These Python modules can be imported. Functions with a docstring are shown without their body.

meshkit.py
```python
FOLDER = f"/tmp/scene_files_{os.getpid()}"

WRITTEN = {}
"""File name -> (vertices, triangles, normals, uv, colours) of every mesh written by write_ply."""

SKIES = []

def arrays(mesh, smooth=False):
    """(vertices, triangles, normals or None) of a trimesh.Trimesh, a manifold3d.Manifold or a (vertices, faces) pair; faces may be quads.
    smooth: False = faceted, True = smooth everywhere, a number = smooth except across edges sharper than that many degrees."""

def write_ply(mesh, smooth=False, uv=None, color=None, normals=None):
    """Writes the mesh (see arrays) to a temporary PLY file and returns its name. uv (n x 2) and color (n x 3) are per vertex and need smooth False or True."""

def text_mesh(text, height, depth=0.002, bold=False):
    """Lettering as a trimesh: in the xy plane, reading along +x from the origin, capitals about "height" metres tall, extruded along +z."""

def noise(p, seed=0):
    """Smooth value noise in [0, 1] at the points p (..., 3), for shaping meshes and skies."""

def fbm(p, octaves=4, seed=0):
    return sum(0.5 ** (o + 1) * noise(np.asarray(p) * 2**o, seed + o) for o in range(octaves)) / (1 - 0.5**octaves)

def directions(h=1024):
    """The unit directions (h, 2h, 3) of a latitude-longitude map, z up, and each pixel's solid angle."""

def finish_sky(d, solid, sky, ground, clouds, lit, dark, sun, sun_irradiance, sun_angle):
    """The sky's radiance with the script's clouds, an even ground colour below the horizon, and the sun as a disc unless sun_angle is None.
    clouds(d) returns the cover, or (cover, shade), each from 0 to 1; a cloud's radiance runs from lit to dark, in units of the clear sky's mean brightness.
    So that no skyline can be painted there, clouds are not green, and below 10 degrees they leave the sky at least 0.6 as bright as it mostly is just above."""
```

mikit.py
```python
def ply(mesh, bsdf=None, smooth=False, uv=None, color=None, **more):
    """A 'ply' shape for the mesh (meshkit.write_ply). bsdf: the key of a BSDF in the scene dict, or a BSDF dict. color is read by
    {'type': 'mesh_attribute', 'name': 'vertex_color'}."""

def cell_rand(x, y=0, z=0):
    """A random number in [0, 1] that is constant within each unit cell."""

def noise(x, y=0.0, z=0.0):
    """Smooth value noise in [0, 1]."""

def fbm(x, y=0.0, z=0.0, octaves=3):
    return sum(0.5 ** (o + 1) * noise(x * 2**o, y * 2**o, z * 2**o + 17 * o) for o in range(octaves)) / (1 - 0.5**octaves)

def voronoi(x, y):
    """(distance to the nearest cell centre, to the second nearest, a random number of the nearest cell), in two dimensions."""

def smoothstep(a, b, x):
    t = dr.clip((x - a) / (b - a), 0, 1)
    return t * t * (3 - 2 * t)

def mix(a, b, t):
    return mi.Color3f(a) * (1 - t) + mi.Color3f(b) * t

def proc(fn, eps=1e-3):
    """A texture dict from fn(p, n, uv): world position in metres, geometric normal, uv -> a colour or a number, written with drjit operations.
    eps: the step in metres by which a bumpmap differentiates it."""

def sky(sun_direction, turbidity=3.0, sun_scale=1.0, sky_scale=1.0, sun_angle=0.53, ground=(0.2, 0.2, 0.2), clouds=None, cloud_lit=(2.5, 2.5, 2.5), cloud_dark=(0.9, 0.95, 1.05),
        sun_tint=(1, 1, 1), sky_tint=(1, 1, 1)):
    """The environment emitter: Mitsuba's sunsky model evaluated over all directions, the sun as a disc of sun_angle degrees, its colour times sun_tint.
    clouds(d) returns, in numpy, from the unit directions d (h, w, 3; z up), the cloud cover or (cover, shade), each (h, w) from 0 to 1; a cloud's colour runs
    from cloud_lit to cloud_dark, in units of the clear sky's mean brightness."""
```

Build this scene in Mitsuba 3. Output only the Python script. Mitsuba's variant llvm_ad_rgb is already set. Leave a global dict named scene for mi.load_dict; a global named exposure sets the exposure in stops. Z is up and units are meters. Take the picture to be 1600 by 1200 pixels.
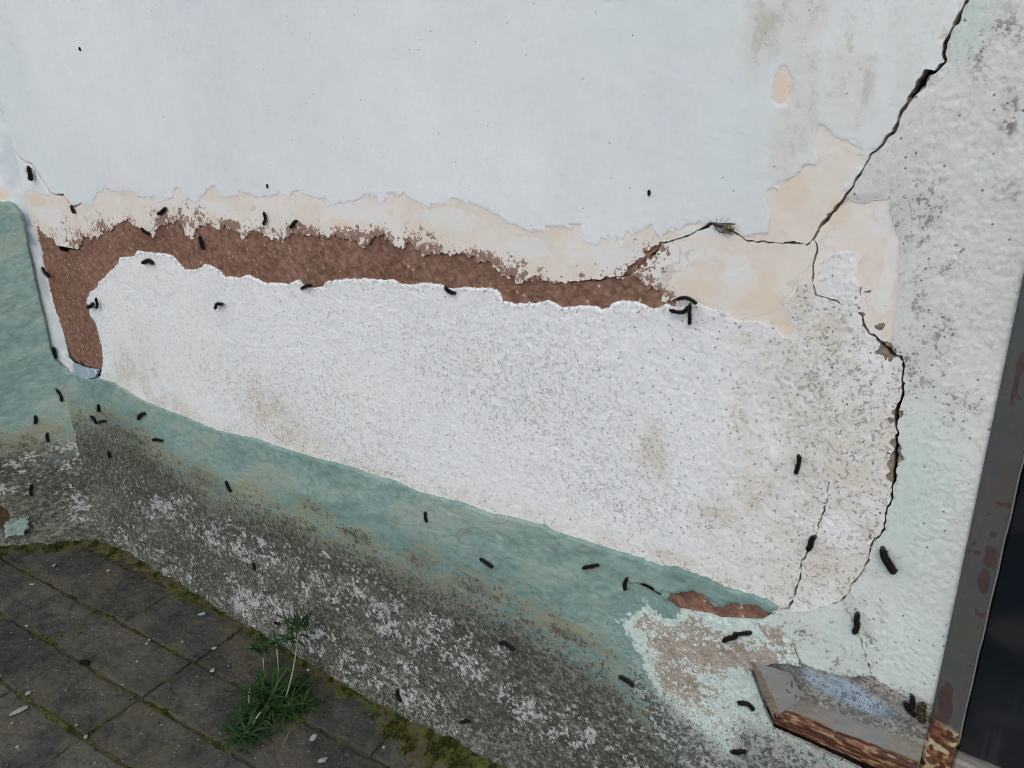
import math
import numpy as np
import trimesh
import shapely
import drjit as dr
import mitsuba as mi
import mikit
from mikit import noise, fbm, voronoi, smoothstep, mix, cell_rand
from scipy.spatial import cKDTree

# ------------------------------------------------------------------ camera, sky, exposure
T = mi.ScalarTransform4f
CAM = np.array([2.4822, 1.0002, 1.4])
FWD = np.array([-0.5662507, -0.74634349, -0.34975926])
UP = np.array([-0.18926369, -0.29526886, 0.93648041])
exposure = 2.19
# everything below is modelled with y running out of the wall towards the viewer; FLIP turns that into the right-handed world of the scene
FLIP = np.array([1.0, -1.0, 1.0])
scene = {'type': 'scene'}
labels = {}
scene['camera'] = {'type': 'perspective', 'fov': 67.38, 'fov_axis': 'x', 'near_clip': 0.02, 'far_clip': 400.0,
                   'to_world': T().look_at(origin=(CAM * FLIP).tolist(), target=((CAM + FWD) * FLIP).tolist(), up=(UP * FLIP).tolist()),
                   'film': {'type': 'hdrfilm', 'width': 1024, 'height': 768}}
scene['sky'] = mikit.sky((0.35, -0.75, 0.75), turbidity=4, sun_scale=0.16, sun_angle=25, clouds=lambda d: 1.0,
                         cloud_lit=(2.28, 2.50, 2.78), cloud_dark=(2.28, 2.50, 2.78))
labels['sky'] = {'label': 'pale overcast sky above the yard', 'category': 'sky', 'kind': 'structure'}

# ------------------------------------------------------------------ helpers
RNG = np.random.default_rng(7)
TAB = RNG.random((8, 256, 256)).astype(np.float32)


def vn(x, y, seed=0):
    """value noise in [0, 1] over two coordinates"""
    c, s = math.cos(0.7 + seed * 1.3), math.sin(0.7 + seed * 1.3)
    x, y = c * x - s * y + seed * 7.31, s * x + c * y + seed * 3.17
    i, j = np.floor(x).astype(np.int64), np.floor(y).astype(np.int64)
    a, b = (x - i).astype(np.float32), (y - j).astype(np.float32)
    a, b = a * a * (3 - 2 * a), b * b * (3 - 2 * b)
    t = TAB[seed % 8]
    i0, i1, j0, j1 = i & 255, (i + 1) & 255, j & 255, (j + 1) & 255
    return (t[i0, j0] * (1 - a) + t[i1, j0] * a) * (1 - b) + (t[i0, j1] * (1 - a) + t[i1, j1] * a) * b


def fb(x, y, octaves=3, seed=0):
    return sum(0.5 ** (o + 1) * vn(x * 2 ** o, y * 2 ** o, seed + o) for o in range(octaves)) / (1 - 0.5 ** octaves)


def sst(a, b, x):
    t = np.clip((x - a) / (b - a), 0, 1)
    return t * t * (3 - 2 * t)


def pts(s):
    return np.array([[float(c) for c in q.split(',')] for q in s.split()]) / 1000.0


def densify(p, step=0.0012):
    out = []
    for a, b in zip(p[:-1], p[1:]):
        n = max(1, int(np.hypot(*(b - a)[:2]) / step))
        out.append(a + (b - a) * np.linspace(0, 1, n, endpoint=False)[:, None])
    out.append(p[-1:])
    return np.vstack(out)


def add(key, mesh, bsdf, label=None, cat=None, group=None, kind=None, smooth=False, uv=None):
    mesh = trimesh.Trimesh(np.asarray(mesh.vertices) * FLIP, np.asarray(mesh.faces)[:, ::-1], process=False)
    scene[key] = mikit.ply(mesh, bsdf, smooth=smooth, uv=uv)
    tag(key, label, cat, group, kind)
    return key


def tag(key, label=None, cat=None, group=None, kind=None):
    d = {k: v for k, v in (('label', label), ('category', cat), ('group', group), ('kind', kind)) if v}
    if d:
        labels[key] = d


def num(name, k):
    return name if k == 0 else f'{name}_{k:03d}'


def material(key, fun=None, kind='diffuse', **kw):
    def fn(p, n, uv):
        return fun(mi.Point3f(p.x, -p.y, p.z), n, uv)

    if kind == 'diffuse':
        b = {'type': 'diffuse', 'reflectance': mikit.proc(fn)}
    else:
        b = {'type': 'principled', 'base_color': mikit.proc(fn), **kw}
    scene[key] = {'type': 'twosided', 'bsdf': b}


def box(x0, x1, y0, y1, z0, z1, bev=0.0):
    if bev <= 0:
        m = trimesh.creation.box(extents=(x1 - x0, y1 - y0, z1 - z0))
        m.apply_translation(((x0 + x1) / 2, (y0 + y1) / 2, (z0 + z1) / 2))
        return m
    p = []
    for x in (x0, x1):
        for y in (y0, y1):
            for z in (z0, z1):
                sx, sy, sz = (bev if x == x0 else -bev), (bev if y == y0 else -bev), (bev if z == z0 else -bev)
                p += [(x + sx, y + sy, z), (x + sx, y, z + sz), (x, y + sy, z + sz)]
    return trimesh.Trimesh(np.array(p)).convex_hull


# ------------------------------------------------------------------ traced outlines on the walls, in millimetres (along, up)
WHITE_EDGE = "-71,1320 -36,1285 -16,1268 51,1256 89,1215 107,1196 129,1180 167,1178 198,1180 216,1163 234,1147 259,1154 284,1162 303,1156 333,1161 356,1159 367,1176 388,1192 425,1202 465,1204 521,1200 578,1206 594,1194 638,1194 681,1193 716,1190 741,1199 759,1219 786,1220 812,1203 829,1192 853,1205 886,1215 912,1235 928,1233 935,1216 956,1203 975,1214 1011,1221 1051,1220 1074,1223 1106,1222 1135,1228 1165,1226 1201,1234 1230,1233 1239,1231 1267,1227 1285,1224 1297,1215 1310,1208 1320,1214 1331,1223 1334,1219 1357,1221 1376,1230 1399,1240 1420,1239 1443,1229 1452,1237 1466,1243 1485,1242 1516,1241 1538,1236 1553,1230 1583,1237 1597,1237 1633,1236 1660,1234 1687,1229 1707,1225 1719,1219 1732,1212 1738,1205 1753,1201 1766,1196 1773,1193 1778,1198 1794,1199 1806,1205 1824,1210 1842,1213 1855,1214 1868,1218 1871,1210 1877,1190 1893,1191 1909,1196 1918,1198 1925,1193 1934,1189 1941,1199 1946,1208 1956,1210 1966,1213 1976,1217 1984,1219 1992,1212 1997,1208 2002,1211 2008,1218 2016,1223 2025,1226 2036,1231 2048,1235 2057,1235 2062,1233 2076,1232 2089,1230 2103,1232 2112,1226 2121,1222 2134,1221 2150,1221 2167,1222 2174,1218 2171,1233 2168,1248 2152,1247 2147,1263 2150,1275 2157,1283 2168,1296 2178,1305 2189,1313 2200,1315 2198,1327 2197,1338 2198,1347 2197,1357 2207,1356 2215,1352 2220,1345 2231,1342 2240,1336 2247,1328 2252,1321 2256,1319"
CRACK_UP = "2334,1489,5.9 2333,1482,5.9 2331,1473,5.9 2329,1464,6.7 2326,1459,5.9 2322,1453,5.0 2321,1441,5.0 2320,1433,5.0 2323,1424,4.2 2319,1418,5.9 2313,1414,7.5 2306,1412,10.9 2302,1403,11.8 2295,1393,7.6 2292,1384,5.9 2288,1376,5.9 2286,1366,5.1 2283,1356,5.1 2278,1348,5.1 2273,1341,5.1 2267,1332,5.1 2261,1326,4.2 2256,1319,3.4 2254,1310,2.6 2249,1300,4.3 2244,1290,4.3 2239,1281,5.1 2237,1273,6.0 2229,1265,6.0 2224,1256,6.0 2221,1250,6.9 2214,1244,6.9 2209,1234,6.1 2205,1224,4.4"
CRACK_LEFT = "2205,1224,4.4 2202,1219,3.5 2197,1215,2.6 2191,1217,3.5 2183,1217,3.5 2172,1216,2.6 2159,1214,2.6 2147,1215,3.5 2134,1214,3.6 2126,1214,3.6 2117,1218,2.7 2108,1223,4.5 2101,1225,5.4 2090,1223,4.5 2081,1225,3.6 2076,1234,5.4 2067,1231,6.4 2058,1226,4.6 2049,1221,3.7 2040,1216,3.7 2026,1211,2.8 2012,1206,2.8 1997,1202,3.7"
CRACK_BAND = "1997,1202,3.7 1993,1194,3.8 1986,1184,2.8 1978,1177,2.8 1968,1169,2.9 1958,1159,2.9 1948,1150,3.8 1932,1146,2.9 1910,1139,2.9 1893,1134,3.0 1873,1131,2.0 1859,1129,1.0"
CRACK_LOW = "2205,1224,3.5 2209,1220,3.5 2212,1212,5.2 2210,1202,5.2 2210,1191,4.4 2211,1179,4.4 2211,1169,5.3 2216,1159,4.4 2216,1155,5.3 2225,1152,3.5 2234,1151,3.5 2242,1148,3.5 2250,1145,2.6 2265,1147,1.7 2272,1142,1.7 2276,1132,3.5 2281,1120,4.4 2290,1112,5.3 2301,1104,7.0 2309,1097,7.9 2317,1091,7.0 2324,1090,5.3 2329,1083,4.4 2331,1069,6.2 2332,1057,7.1 2334,1045,7.1 2332,1031,6.2 2330,1018,8.1 2332,1005,9.0 2335,993,5.4 2336,980,6.3 2338,967,7.3 2338,953,6.4 2339,936,6.4 2341,927,5.5 2340,913,4.6 2341,899,4.7 2338,884,3.8 2337,869,3.8 2338,850,3.8 2335,842,3.8 2327,830,3.8 2326,817,3.9 2325,801,2.9 2322,785,2.9 2316,767,3.0 2309,754,3.0 2307,737,2.0 2300,724,2.0 2289,713,2.0"
CRACK_FINE = "2262,900,1.1 2262,885,1.5 2262,870,1.7 2260,854,1.9 2257,838,1.9 2256,822,2.0 2251,800,2.0 2247,782,2.2 2240,762,2.4 2239,737,2.6 2235,713,2.7 2232,687,3.1 2227,676,2.1"
CRACK_TOPL = "-71,1320,3.4 -36,1285,3.4 -16,1268,3.4 51,1256,4.4 89,1215,6.5 107,1196,4.3 129,1180,3.2 167,1178,4.2 198,1180,4.2 216,1163,6.2 234,1147,8.2 259,1154,4.1 284,1162,4.0"
HAIR_A = "2298,723,2.0 2304,714,2.0 2314,706,1.6 2319,694,1.4 2328,681,1.6 2332,672,1.9 2336,661,1.6 2342,646,1.9 2348,631,1.9 2354,616,1.7"
HAIR_B = "2245,964,0.9 2255,958,1.3 2262,948,1.5 2272,943,1.4 2275,933,1.1"
HAIR_C = "2298,974,1.5 2297,961,1.3 2292,948,1.1 2284,937,0.9"
EARTH_TOP = "-19,1082 -3,1065 21,1048 66,1055 73,1037 83,1010 156,1022 207,1027 253,1070 300,1070 358,1084 383,1103 414,1097 437,1112 473,1121 516,1133 538,1125 565,1116 594,1113 612,1105 621,1097 643,1117 680,1132 710,1137 749,1148 765,1138 772,1116 796,1108 816,1130 840,1144 872,1149 906,1137 941,1148 968,1142 996,1131 1033,1144 1057,1148 1081,1139 1113,1137 1151,1138 1168,1150 1195,1151 1214,1146 1239,1155 1258,1155 1276,1150 1305,1155 1332,1151 1365,1154 1381,1143 1393,1144 1400,1156 1413,1163 1439,1166 1454,1155 1470,1151 1489,1150 1492,1158 1500,1162 1511,1158 1518,1147 1537,1139 1553,1145 1579,1148 1608,1146 1620,1151 1644,1145 1662,1144 1683,1144 1696,1136 1705,1127 1722,1121 1736,1126 1748,1115 1764,1125 1780,1132 1795,1123 1814,1125 1838,1127 1861,1130 1879,1136 1899,1136 1921,1143 1937,1148 1947,1160 1965,1171 1980,1191 1994,1198 1994,1190 1985,1178 1968,1165 1953,1154 1948,1148 1958,1147 1969,1141 1979,1131 1987,1141 1997,1135 2005,1129 2009,1120 2017,1119 2027,1115 2033,1110"
EARTH_BOT_L = "191,669 77,660 18,666 -10,686 -20,710 -25,750 -35,790 -47,833 -49,880 -49,929 -45,969 -37,1009 -29,1047 -19,1082"
PANEL_TOP = "154,637 177,654 195,678 210,705 218,750 218,785 212,813 190,833 192,862 183,876 208,898 238,915 269,928 287,945 333,968 377,990 420,1012 434,1031 471,1034 506,1041 534,1057 564,1056 610,1057 664,1061 692,1059 721,1043 739,1029 795,1035 826,1050 857,1052 881,1044 902,1032 959,1034 998,1045 1031,1039 1064,1034 1114,1040 1153,1045 1176,1054 1184,1043 1198,1040 1229,1044 1250,1051 1258,1061 1288,1068 1326,1072 1345,1076 1390,1080 1429,1085 1451,1086 1467,1081 1500,1083 1533,1089 1571,1091 1586,1087 1604,1089 1623,1091 1659,1094 1681,1098 1697,1096 1704,1090 1710,1078 1734,1076 1754,1081 1782,1085 1805,1092 1820,1088 1832,1084 1850,1088 1873,1093 1890,1095 1902,1091 1916,1096 1927,1104 1940,1110 1960,1112 1970,1110 1983,1107 1993,1106 2006,1113 2011,1115 2021,1112 2043,1117 2060,1124 2070,1119 2086,1116 2103,1112 2105,1105 2117,1103 2143,1109 2161,1102 2170,1104 2175,1096 2185,1091 2202,1093 2202,1102 2188,1111 2186,1126 2180,1142 2190,1152 2193,1165 2206,1172"
DADO_TOP = "-105,615 -45,622 12,627 59,621 108,622 159,638 204,637 262,641 347,626 413,617 497,615 552,614 639,616 689,613 762,612 855,621 937,632 999,631 1089,634 1175,638 1241,647 1294,650 1328,649 1363,650 1406,655 1452,650 1496,649 1523,654 1566,657 1604,662 1644,661 1675,660 1721,669 1757,672 1796,677 1814,669 1841,671 1877,674 1912,674 1940,675 1968,678 1994,678 2023,678 2043,681 2084,684 2119,684 2160,683 2197,684 2230,681"
DADO_LOW_R = "2230,681 2215,671 2202,662 2187,665 2162,663 2147,655 2132,644 2117,637 2111,645 2100,652 2084,654 2068,645 2040,625 2035,613 2029,629 1999,634 1970,624 1957,617 1970,605 1943,568 1917,537 1928,507 1948,489 1975,446 2014,416 2070,390 2118,375 2163,380 2196,379"
PIER_LEFT = "2289,713 2272,700 2256,687 2234,677 2202,657 2184,634 2200,629 2219,630 2234,624 2241,607 2253,589 2276,586 2303,588 2329,598 2355,610 2363,607 2388,602 2409,594 2426,587"
PEACH_R = "2256,1319 2265,1321 2280,1313 2286,1296 2288,1286 2285,1277 2271,1275 2262,1271 2254,1271 2242,1275"
PEACH_RR = "2288,1283 2288,1264 2296,1249 2304,1231 2307,1213 2309,1182 2312,1151 2312,1119 2312,1107 2320,1091"
ISLAND = "2232,1206 2246,1213 2254,1212 2264,1207 2260,1201 2261,1185 2270,1170 2270,1154 2267,1147 2247,1144 2230,1149 2218,1155 2216,1180 2220,1196"
CHIP_A = "2146,1427 2153,1426 2157,1418 2164,1408 2163,1396 2157,1385 2147,1383 2138,1389 2138,1404 2140,1416"
GRIME_TOP = "15,523 183,539 458,502 701,469 983,496 1151,496 1284,506 1443,513 1587,518 1716,531 1805,502 1929,486 1995,434 2069,403"
EFFLO = "190,266 413,269 646,271 853,273 962,274 1232,296 1420,278 1554,294 1658,281 1755,232 1862,227 1948,237"
EFFLO2 = "64,47 340,50 585,53 872,106 1082,96 1271,87 1485,121"
BLOBS = {
    'stain_white': [(2114,1459,20,51),(2155,1477,37,42),(2171,1392,26,67),(2157,1333,16,54),(2110,1459,16,18),(2177,1476,22,27),(2228,1405,28,56)],
    'mint_white': [(1952,1492,172,47),(1914,1471,58,32),(2095,1340,49,97)],
    'grime_pier': [(2297,617,50,33),(2348,664,14,74),(2248,646,44,17),(2402,607,30,21),(2318,737,16,41),(2391,1362,10,39),(2316,1349,13,31),(2322,1265,29,44),(2332,1152,17,47),(2397,1290,15,17),(2362,1133,20,19),(2349,1083,40,41),(2304,1196,14,46),(2397,1035,26,24),(2370,1432,23,37),(2371,1203,37,11)],
    'pier_green': [(2395,653,44,73),(2318,671,63,42),(2367,904,48,148),(2331,1459,35,38)],
    'stucco_brown': [(380,660,109,109),(465,752,52,102),(549,619,132,52),(1078,657,140,71),(1998,857,27,68),(2133,975,18,49),(2119,783,48,44),(2039,699,54,14),(2171,864,31,93),(2171,756,37,33),(2233,1034,47,54),(2241,1106,38,38),(2197,1063,21,36),(2257,777,33,62),(2277,934,46,56),(995,719,99,71),(2200,1130,18,52),(2189,1133,12,34),(2143,1081,34,14)],
    'stucco_grey': [(1187,762,243,98),(1723,931,247,111),(1302,698,192,64),(1930,792,164,72),(2249,1037,61,90),(906,766,247,89)],
    'peach_white': [(1373,1213,101,30),(1596,1210,84,22),(1782,1177,72,21),(1921,1175,53,24),(2043,1186,55,22),(2109,1166,26,35),(2050,1222,54,9),(2298,1187,10,71),(2280,1247,14,23),(2291,1106,14,16),(890,1185,97,17),(80,1119,104,25),(112,1103,56,19)],
    'peach_orange': [(2148,1406,12,22),(1819,1190,17,22),(1461,1210,13,10),(2062,1175,23,13),(2064,1143,46,14),(2138,1135,51,22),(2175,1280,23,31),(2231,1259,15,23),(1578,1173,12,9),(1324,1180,33,12),(2183,1115,20,17),(2153,1163,17,26),(17,1152,62,23)],
    'peach_speck': [(178,1081,96,47),(343,1127,70,35),(669,1156,63,28),(810,1173,78,37),(1196,1158,79,13),(1340,1162,54,17),(1435,1164,42,14),(1540,1167,43,32),(1677,1146,60,16),(1730,1141,32,21),(2017,1128,16,13),(1959,1150,21,11),(1986,1139,15,14),(954,1154,59,11),(1091,1152,43,12)],
    'dado_blue': [(1448,633,73,23),(1547,545,69,31),(1288,601,83,25),(2073,673,32,18)],
    'dado_brown': [(267,503,157,47),(684,451,95,32),(1472,503,56,41),(1272,481,65,21),(1612,486,50,24),(1143,507,94,22),(1857,462,54,17)],
    'flake_bare': [(2078,589,73,31),(2047,536,28,52),(2114,554,52,31),(2185,587,47,30),(1986,561,30,26),(2062,463,45,40),(2156,561,40,24),(2213,612,28,35)],
    'flake_full': [(2163,613,58,19),(1956,528,22,34),(1985,593,35,13),(2171,517,30,31),(2042,630,28,15),(2200,648,19,9)],
}
CATS = [
    ('w',48,1249,50,1232,42,1215,8.8),
    ('w',238,1153,242,1143,247,1133,5.1),
    ('w',679,1160,699,1167,718,1175,5.1),
    ('w',588,1117,602,1110,620,1107,4.5),
    ('w',842,1118,844,1103,851,1090,5.7),
    ('w',562,1029,591,1038,611,1031,6.3),
    ('w',221,867,240,875,258,883,6.3),
    ('w',276,900,276,887,267,871,5.2),
    ('w',864,953,878,965,899,967,4.8),
    ('w',-21,957,-8,943,13,933,6.8),
    ('s',25,700,26,682,23,665,7.1),
    ('w',1095,1188,1095,1175,1087,1162,4.3),
    ('w',1176,1163,1186,1172,1201,1178,4.1),
    ('w',1186,1037,1204,1046,1222,1047,4.1),
    ('w',1590,1091,1597,1082,1612,1083,4.0),
    ('w',2032,1127,2048,1129,2061,1124,3.7),
    ('w',2022,1109,2038,1108,2049,1118,3.7),
    ('w',2052,1121,2052,1107,2051,1092,3.7),
    ('s',41,562,34,543,36,522,9.6),
    ('w',135,547,132,534,128,522,5.6),
    ('w',72,494,86,485,91,472,5.7),
    ('w',115,482,136,492,158,499,4.5),
    ('w',374,555,393,572,419,584,6.1),
    ('s',132,474,135,461,138,448,6.1),
    ('s',110,412,113,397,115,382,6.1),
    ('w',435,504,463,512,489,515,5.0),
    ('w',131,387,133,376,134,365,5.7),
    ('s',203,230,208,210,212,190,6.4),
    ('w',781,471,787,457,794,444,5.5),
    ('w',1504,612,1502,599,1507,590,4.0),
    ('w',1645,553,1662,551,1676,546,4.5),
    ('w',1881,622,1896,633,1912,639,4.0),
    ('w',1965,635,1963,622,1964,610,4.0),
    ('w',1687,374,1707,377,1720,368,5.4),
    ('w',1959,426,1973,423,1987,419,4.9),
    ('w',2140,587,2150,597,2160,605,4.9),
    ('w',2155,608,2169,614,2183,621,3.8),
    ('w',2173,482,2187,485,2199,480,4.6),
    ('w',2170,378,2181,383,2192,392,4.8),
    ('w',2221,932,2222,918,2221,904,4.2),
    ('w',2255,817,2251,805,2250,793,4.9),
    ('w',2343,829,2350,811,2361,799,6.8),
    ('w',2324,718,2325,702,2324,685,5.1),
    ('w',2406,618,2409,608,2411,597,4.2),
    ('w',2400,602,2407,594,2415,587,4.3),
    ('w',2422,612,2422,597,2424,582,6.4),
    ('w',843,243,845,233,847,222,4.7),
    ('w',898,74,913,78,927,82,3.8),
    ('w',1367,87,1368,69,1379,59,5.8),
    ('w',1565,100,1579,111,1594,118,3.9),
    ('s',2,59,0,51,-1,44,5.1),
    ('g',523,369,535,365,548,361,8.3),
]
FLAKE_TOP = "1953,619 1983,627 2031,619 2056,610 2082,614 2109,621 2130,621 2161,633 2190,644 2202,647 2246,662 2255,589 2240,588 2219,579 2184,549 2208,498 2229,455 2343,455 2440,448"
HOLES = [(2030,625),(2065,651),(2090,661),(2112,646),(2128,653),(2162,673),(2197,670),(2205,641),(2161,625),(2109,612),(2055,601),(2031,606)]
CHIPS = [(2307,1095,8.0),(2315,1090,5.6),(2277,1122,4.0),(2272,1136,3.2),(2334,1016,7.3),(2323,1004,6.5),(2327,1018,6.5),(2335,976,4.1),(2336,957,5.0),(2335,945,4.2),(2301,1404,4.6),(2304,1411,5.3),(2332,1044,4.0),(2337,929,4.2),(2331,873,2.6),(2341,905,2.5)]
PELLETS = [(457, 1535, 4.7, 'tiny black dropping high on the white plaster at the upper left'), (1115, 1243, 4.2, 'tiny black dropping just above the peach patch, left of centre'), (1978, 1270, 4.2, 'black oval dropping on the white plaster left of the wasp')]
WASP = (2091, 7, 1232)
FRAME_LOSS = [(2.4598, 0.8621, 0.0063, 0.0172), (2.4587, 0.8276, 0.0058, 0.0158), (2.445, 0.6308, 0.0088, 0.0301), (2.4453, 0.5983, 0.0076, 0.0163), (2.4479, 1.0904, 0.0042, 0.0298)]
WHITE_CORNER = "-200,1372 -91,1319 -55,1284 -36,1266 31,1254 69,1213 87,1194 110,1178 79,1180 35,1187 -12,1190 -61,1177 -101,1167 -154,1152 -347,1142"
LIME = "-139,687 -64,689 -38,672 9,657 78,655 173,665 146,637 83,620 35,624 -4,627 -96,614 -183,602"
CAT_LABELS = [
    'black caterpillar highest up on the wall at the far left, above the peach patch',
    'small black caterpillar in the dark notch at the left end of the peach patch',
    'black caterpillar slanting on the peach plaster near the left end of the brown band',
    'black caterpillar lying along the upper edge of the brown band, left part',
    'black caterpillar upright in the middle of the brown band',
    'black caterpillar curled like a ring on the top left of the rough white stucco',
    'shorter of two caterpillars on the left tip of the white stucco',
    'upright one of two caterpillars on the left tip of the white stucco',
    'small bent caterpillar alone on the left of the white stucco',
    'black caterpillar at the left edge of the brown band in the corner',
    'black caterpillar on the white strip of the corner beside the green paint',
    'upright black caterpillar on the peach plaster above the brown band',
    'slanting black caterpillar on the peach plaster, second from the upright one',
    'black caterpillar on the lower edge of the brown band, left of centre',
    'bent black caterpillar on the lower edge of the brown band, right of centre',
    'topmost caterpillar of the cluster of three at the right end of the brown band',
    'lower left caterpillar of the cluster of three at the right end of the brown band',
    'upright hanging caterpillar of the cluster of three at the right end of the brown band',
    'thick black caterpillar on the green paint right in the corner',
    'tiny upright caterpillar on the green dado near the corner',
    'slanting caterpillar on the green dado touching a smaller level one',
    'small level caterpillar on the green dado beside a slanting one',
    'bent caterpillar on the green dado just under the white stucco, left end',
    'upright caterpillar on the green paint of the side wall',
    'small caterpillar at the upper edge of the pale flaking patch on the side wall',
    'level caterpillar on the stained green dado near its left end',
    'small upright caterpillar on the grey grime of the dado near the corner',
    'caterpillar on the pale flaking patch low on the side wall',
    'slanting caterpillar on the grimy lower edge of the green dado',
    'upright thin caterpillar in the middle of the clean green dado',
    'stout slanting caterpillar on the green dado, left of the arched one',
    'arched level caterpillar on the green dado under the white stucco',
    'upright caterpillar at the right end of the clean green paint',
    'slanting caterpillar on the dark grime below the green dado',
    'slanting caterpillar where dark grime meets the flaking mint paint',
    'lower left one of two touching caterpillars on the flaking mint paint',
    'level right one of two touching caterpillars on the flaking mint paint',
    'arched caterpillar just left of the steel ledge',
    'level caterpillar on the grey grime at the bottom edge, lower right',
    'grey black caterpillar upright on the stained stucco at the right',
    'caterpillar sitting on the hairline crack in the stucco',
    'largest black caterpillar, right of the lower end of the long crack',
    'upright segmented caterpillar on the mint stucco below the crack',
    'upright one of two black caterpillars at the foot of the door frame',
    'slanting one of two black caterpillars at the foot of the door frame',
    'brown black caterpillar squeezed between the stucco and the foot of the door frame',
    'tiny upright caterpillar low on the grimy wall above the weed',
    'tiny level caterpillar low on the wall behind the top of the weed',
    'upright caterpillar at the foot of the wall beside the bright moss',
    'level caterpillar at the very foot of the wall, right of the bright moss',
    'tiny caterpillar at the foot of the corner above the moss',
    'black caterpillar curled up on the paving stones']
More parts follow.
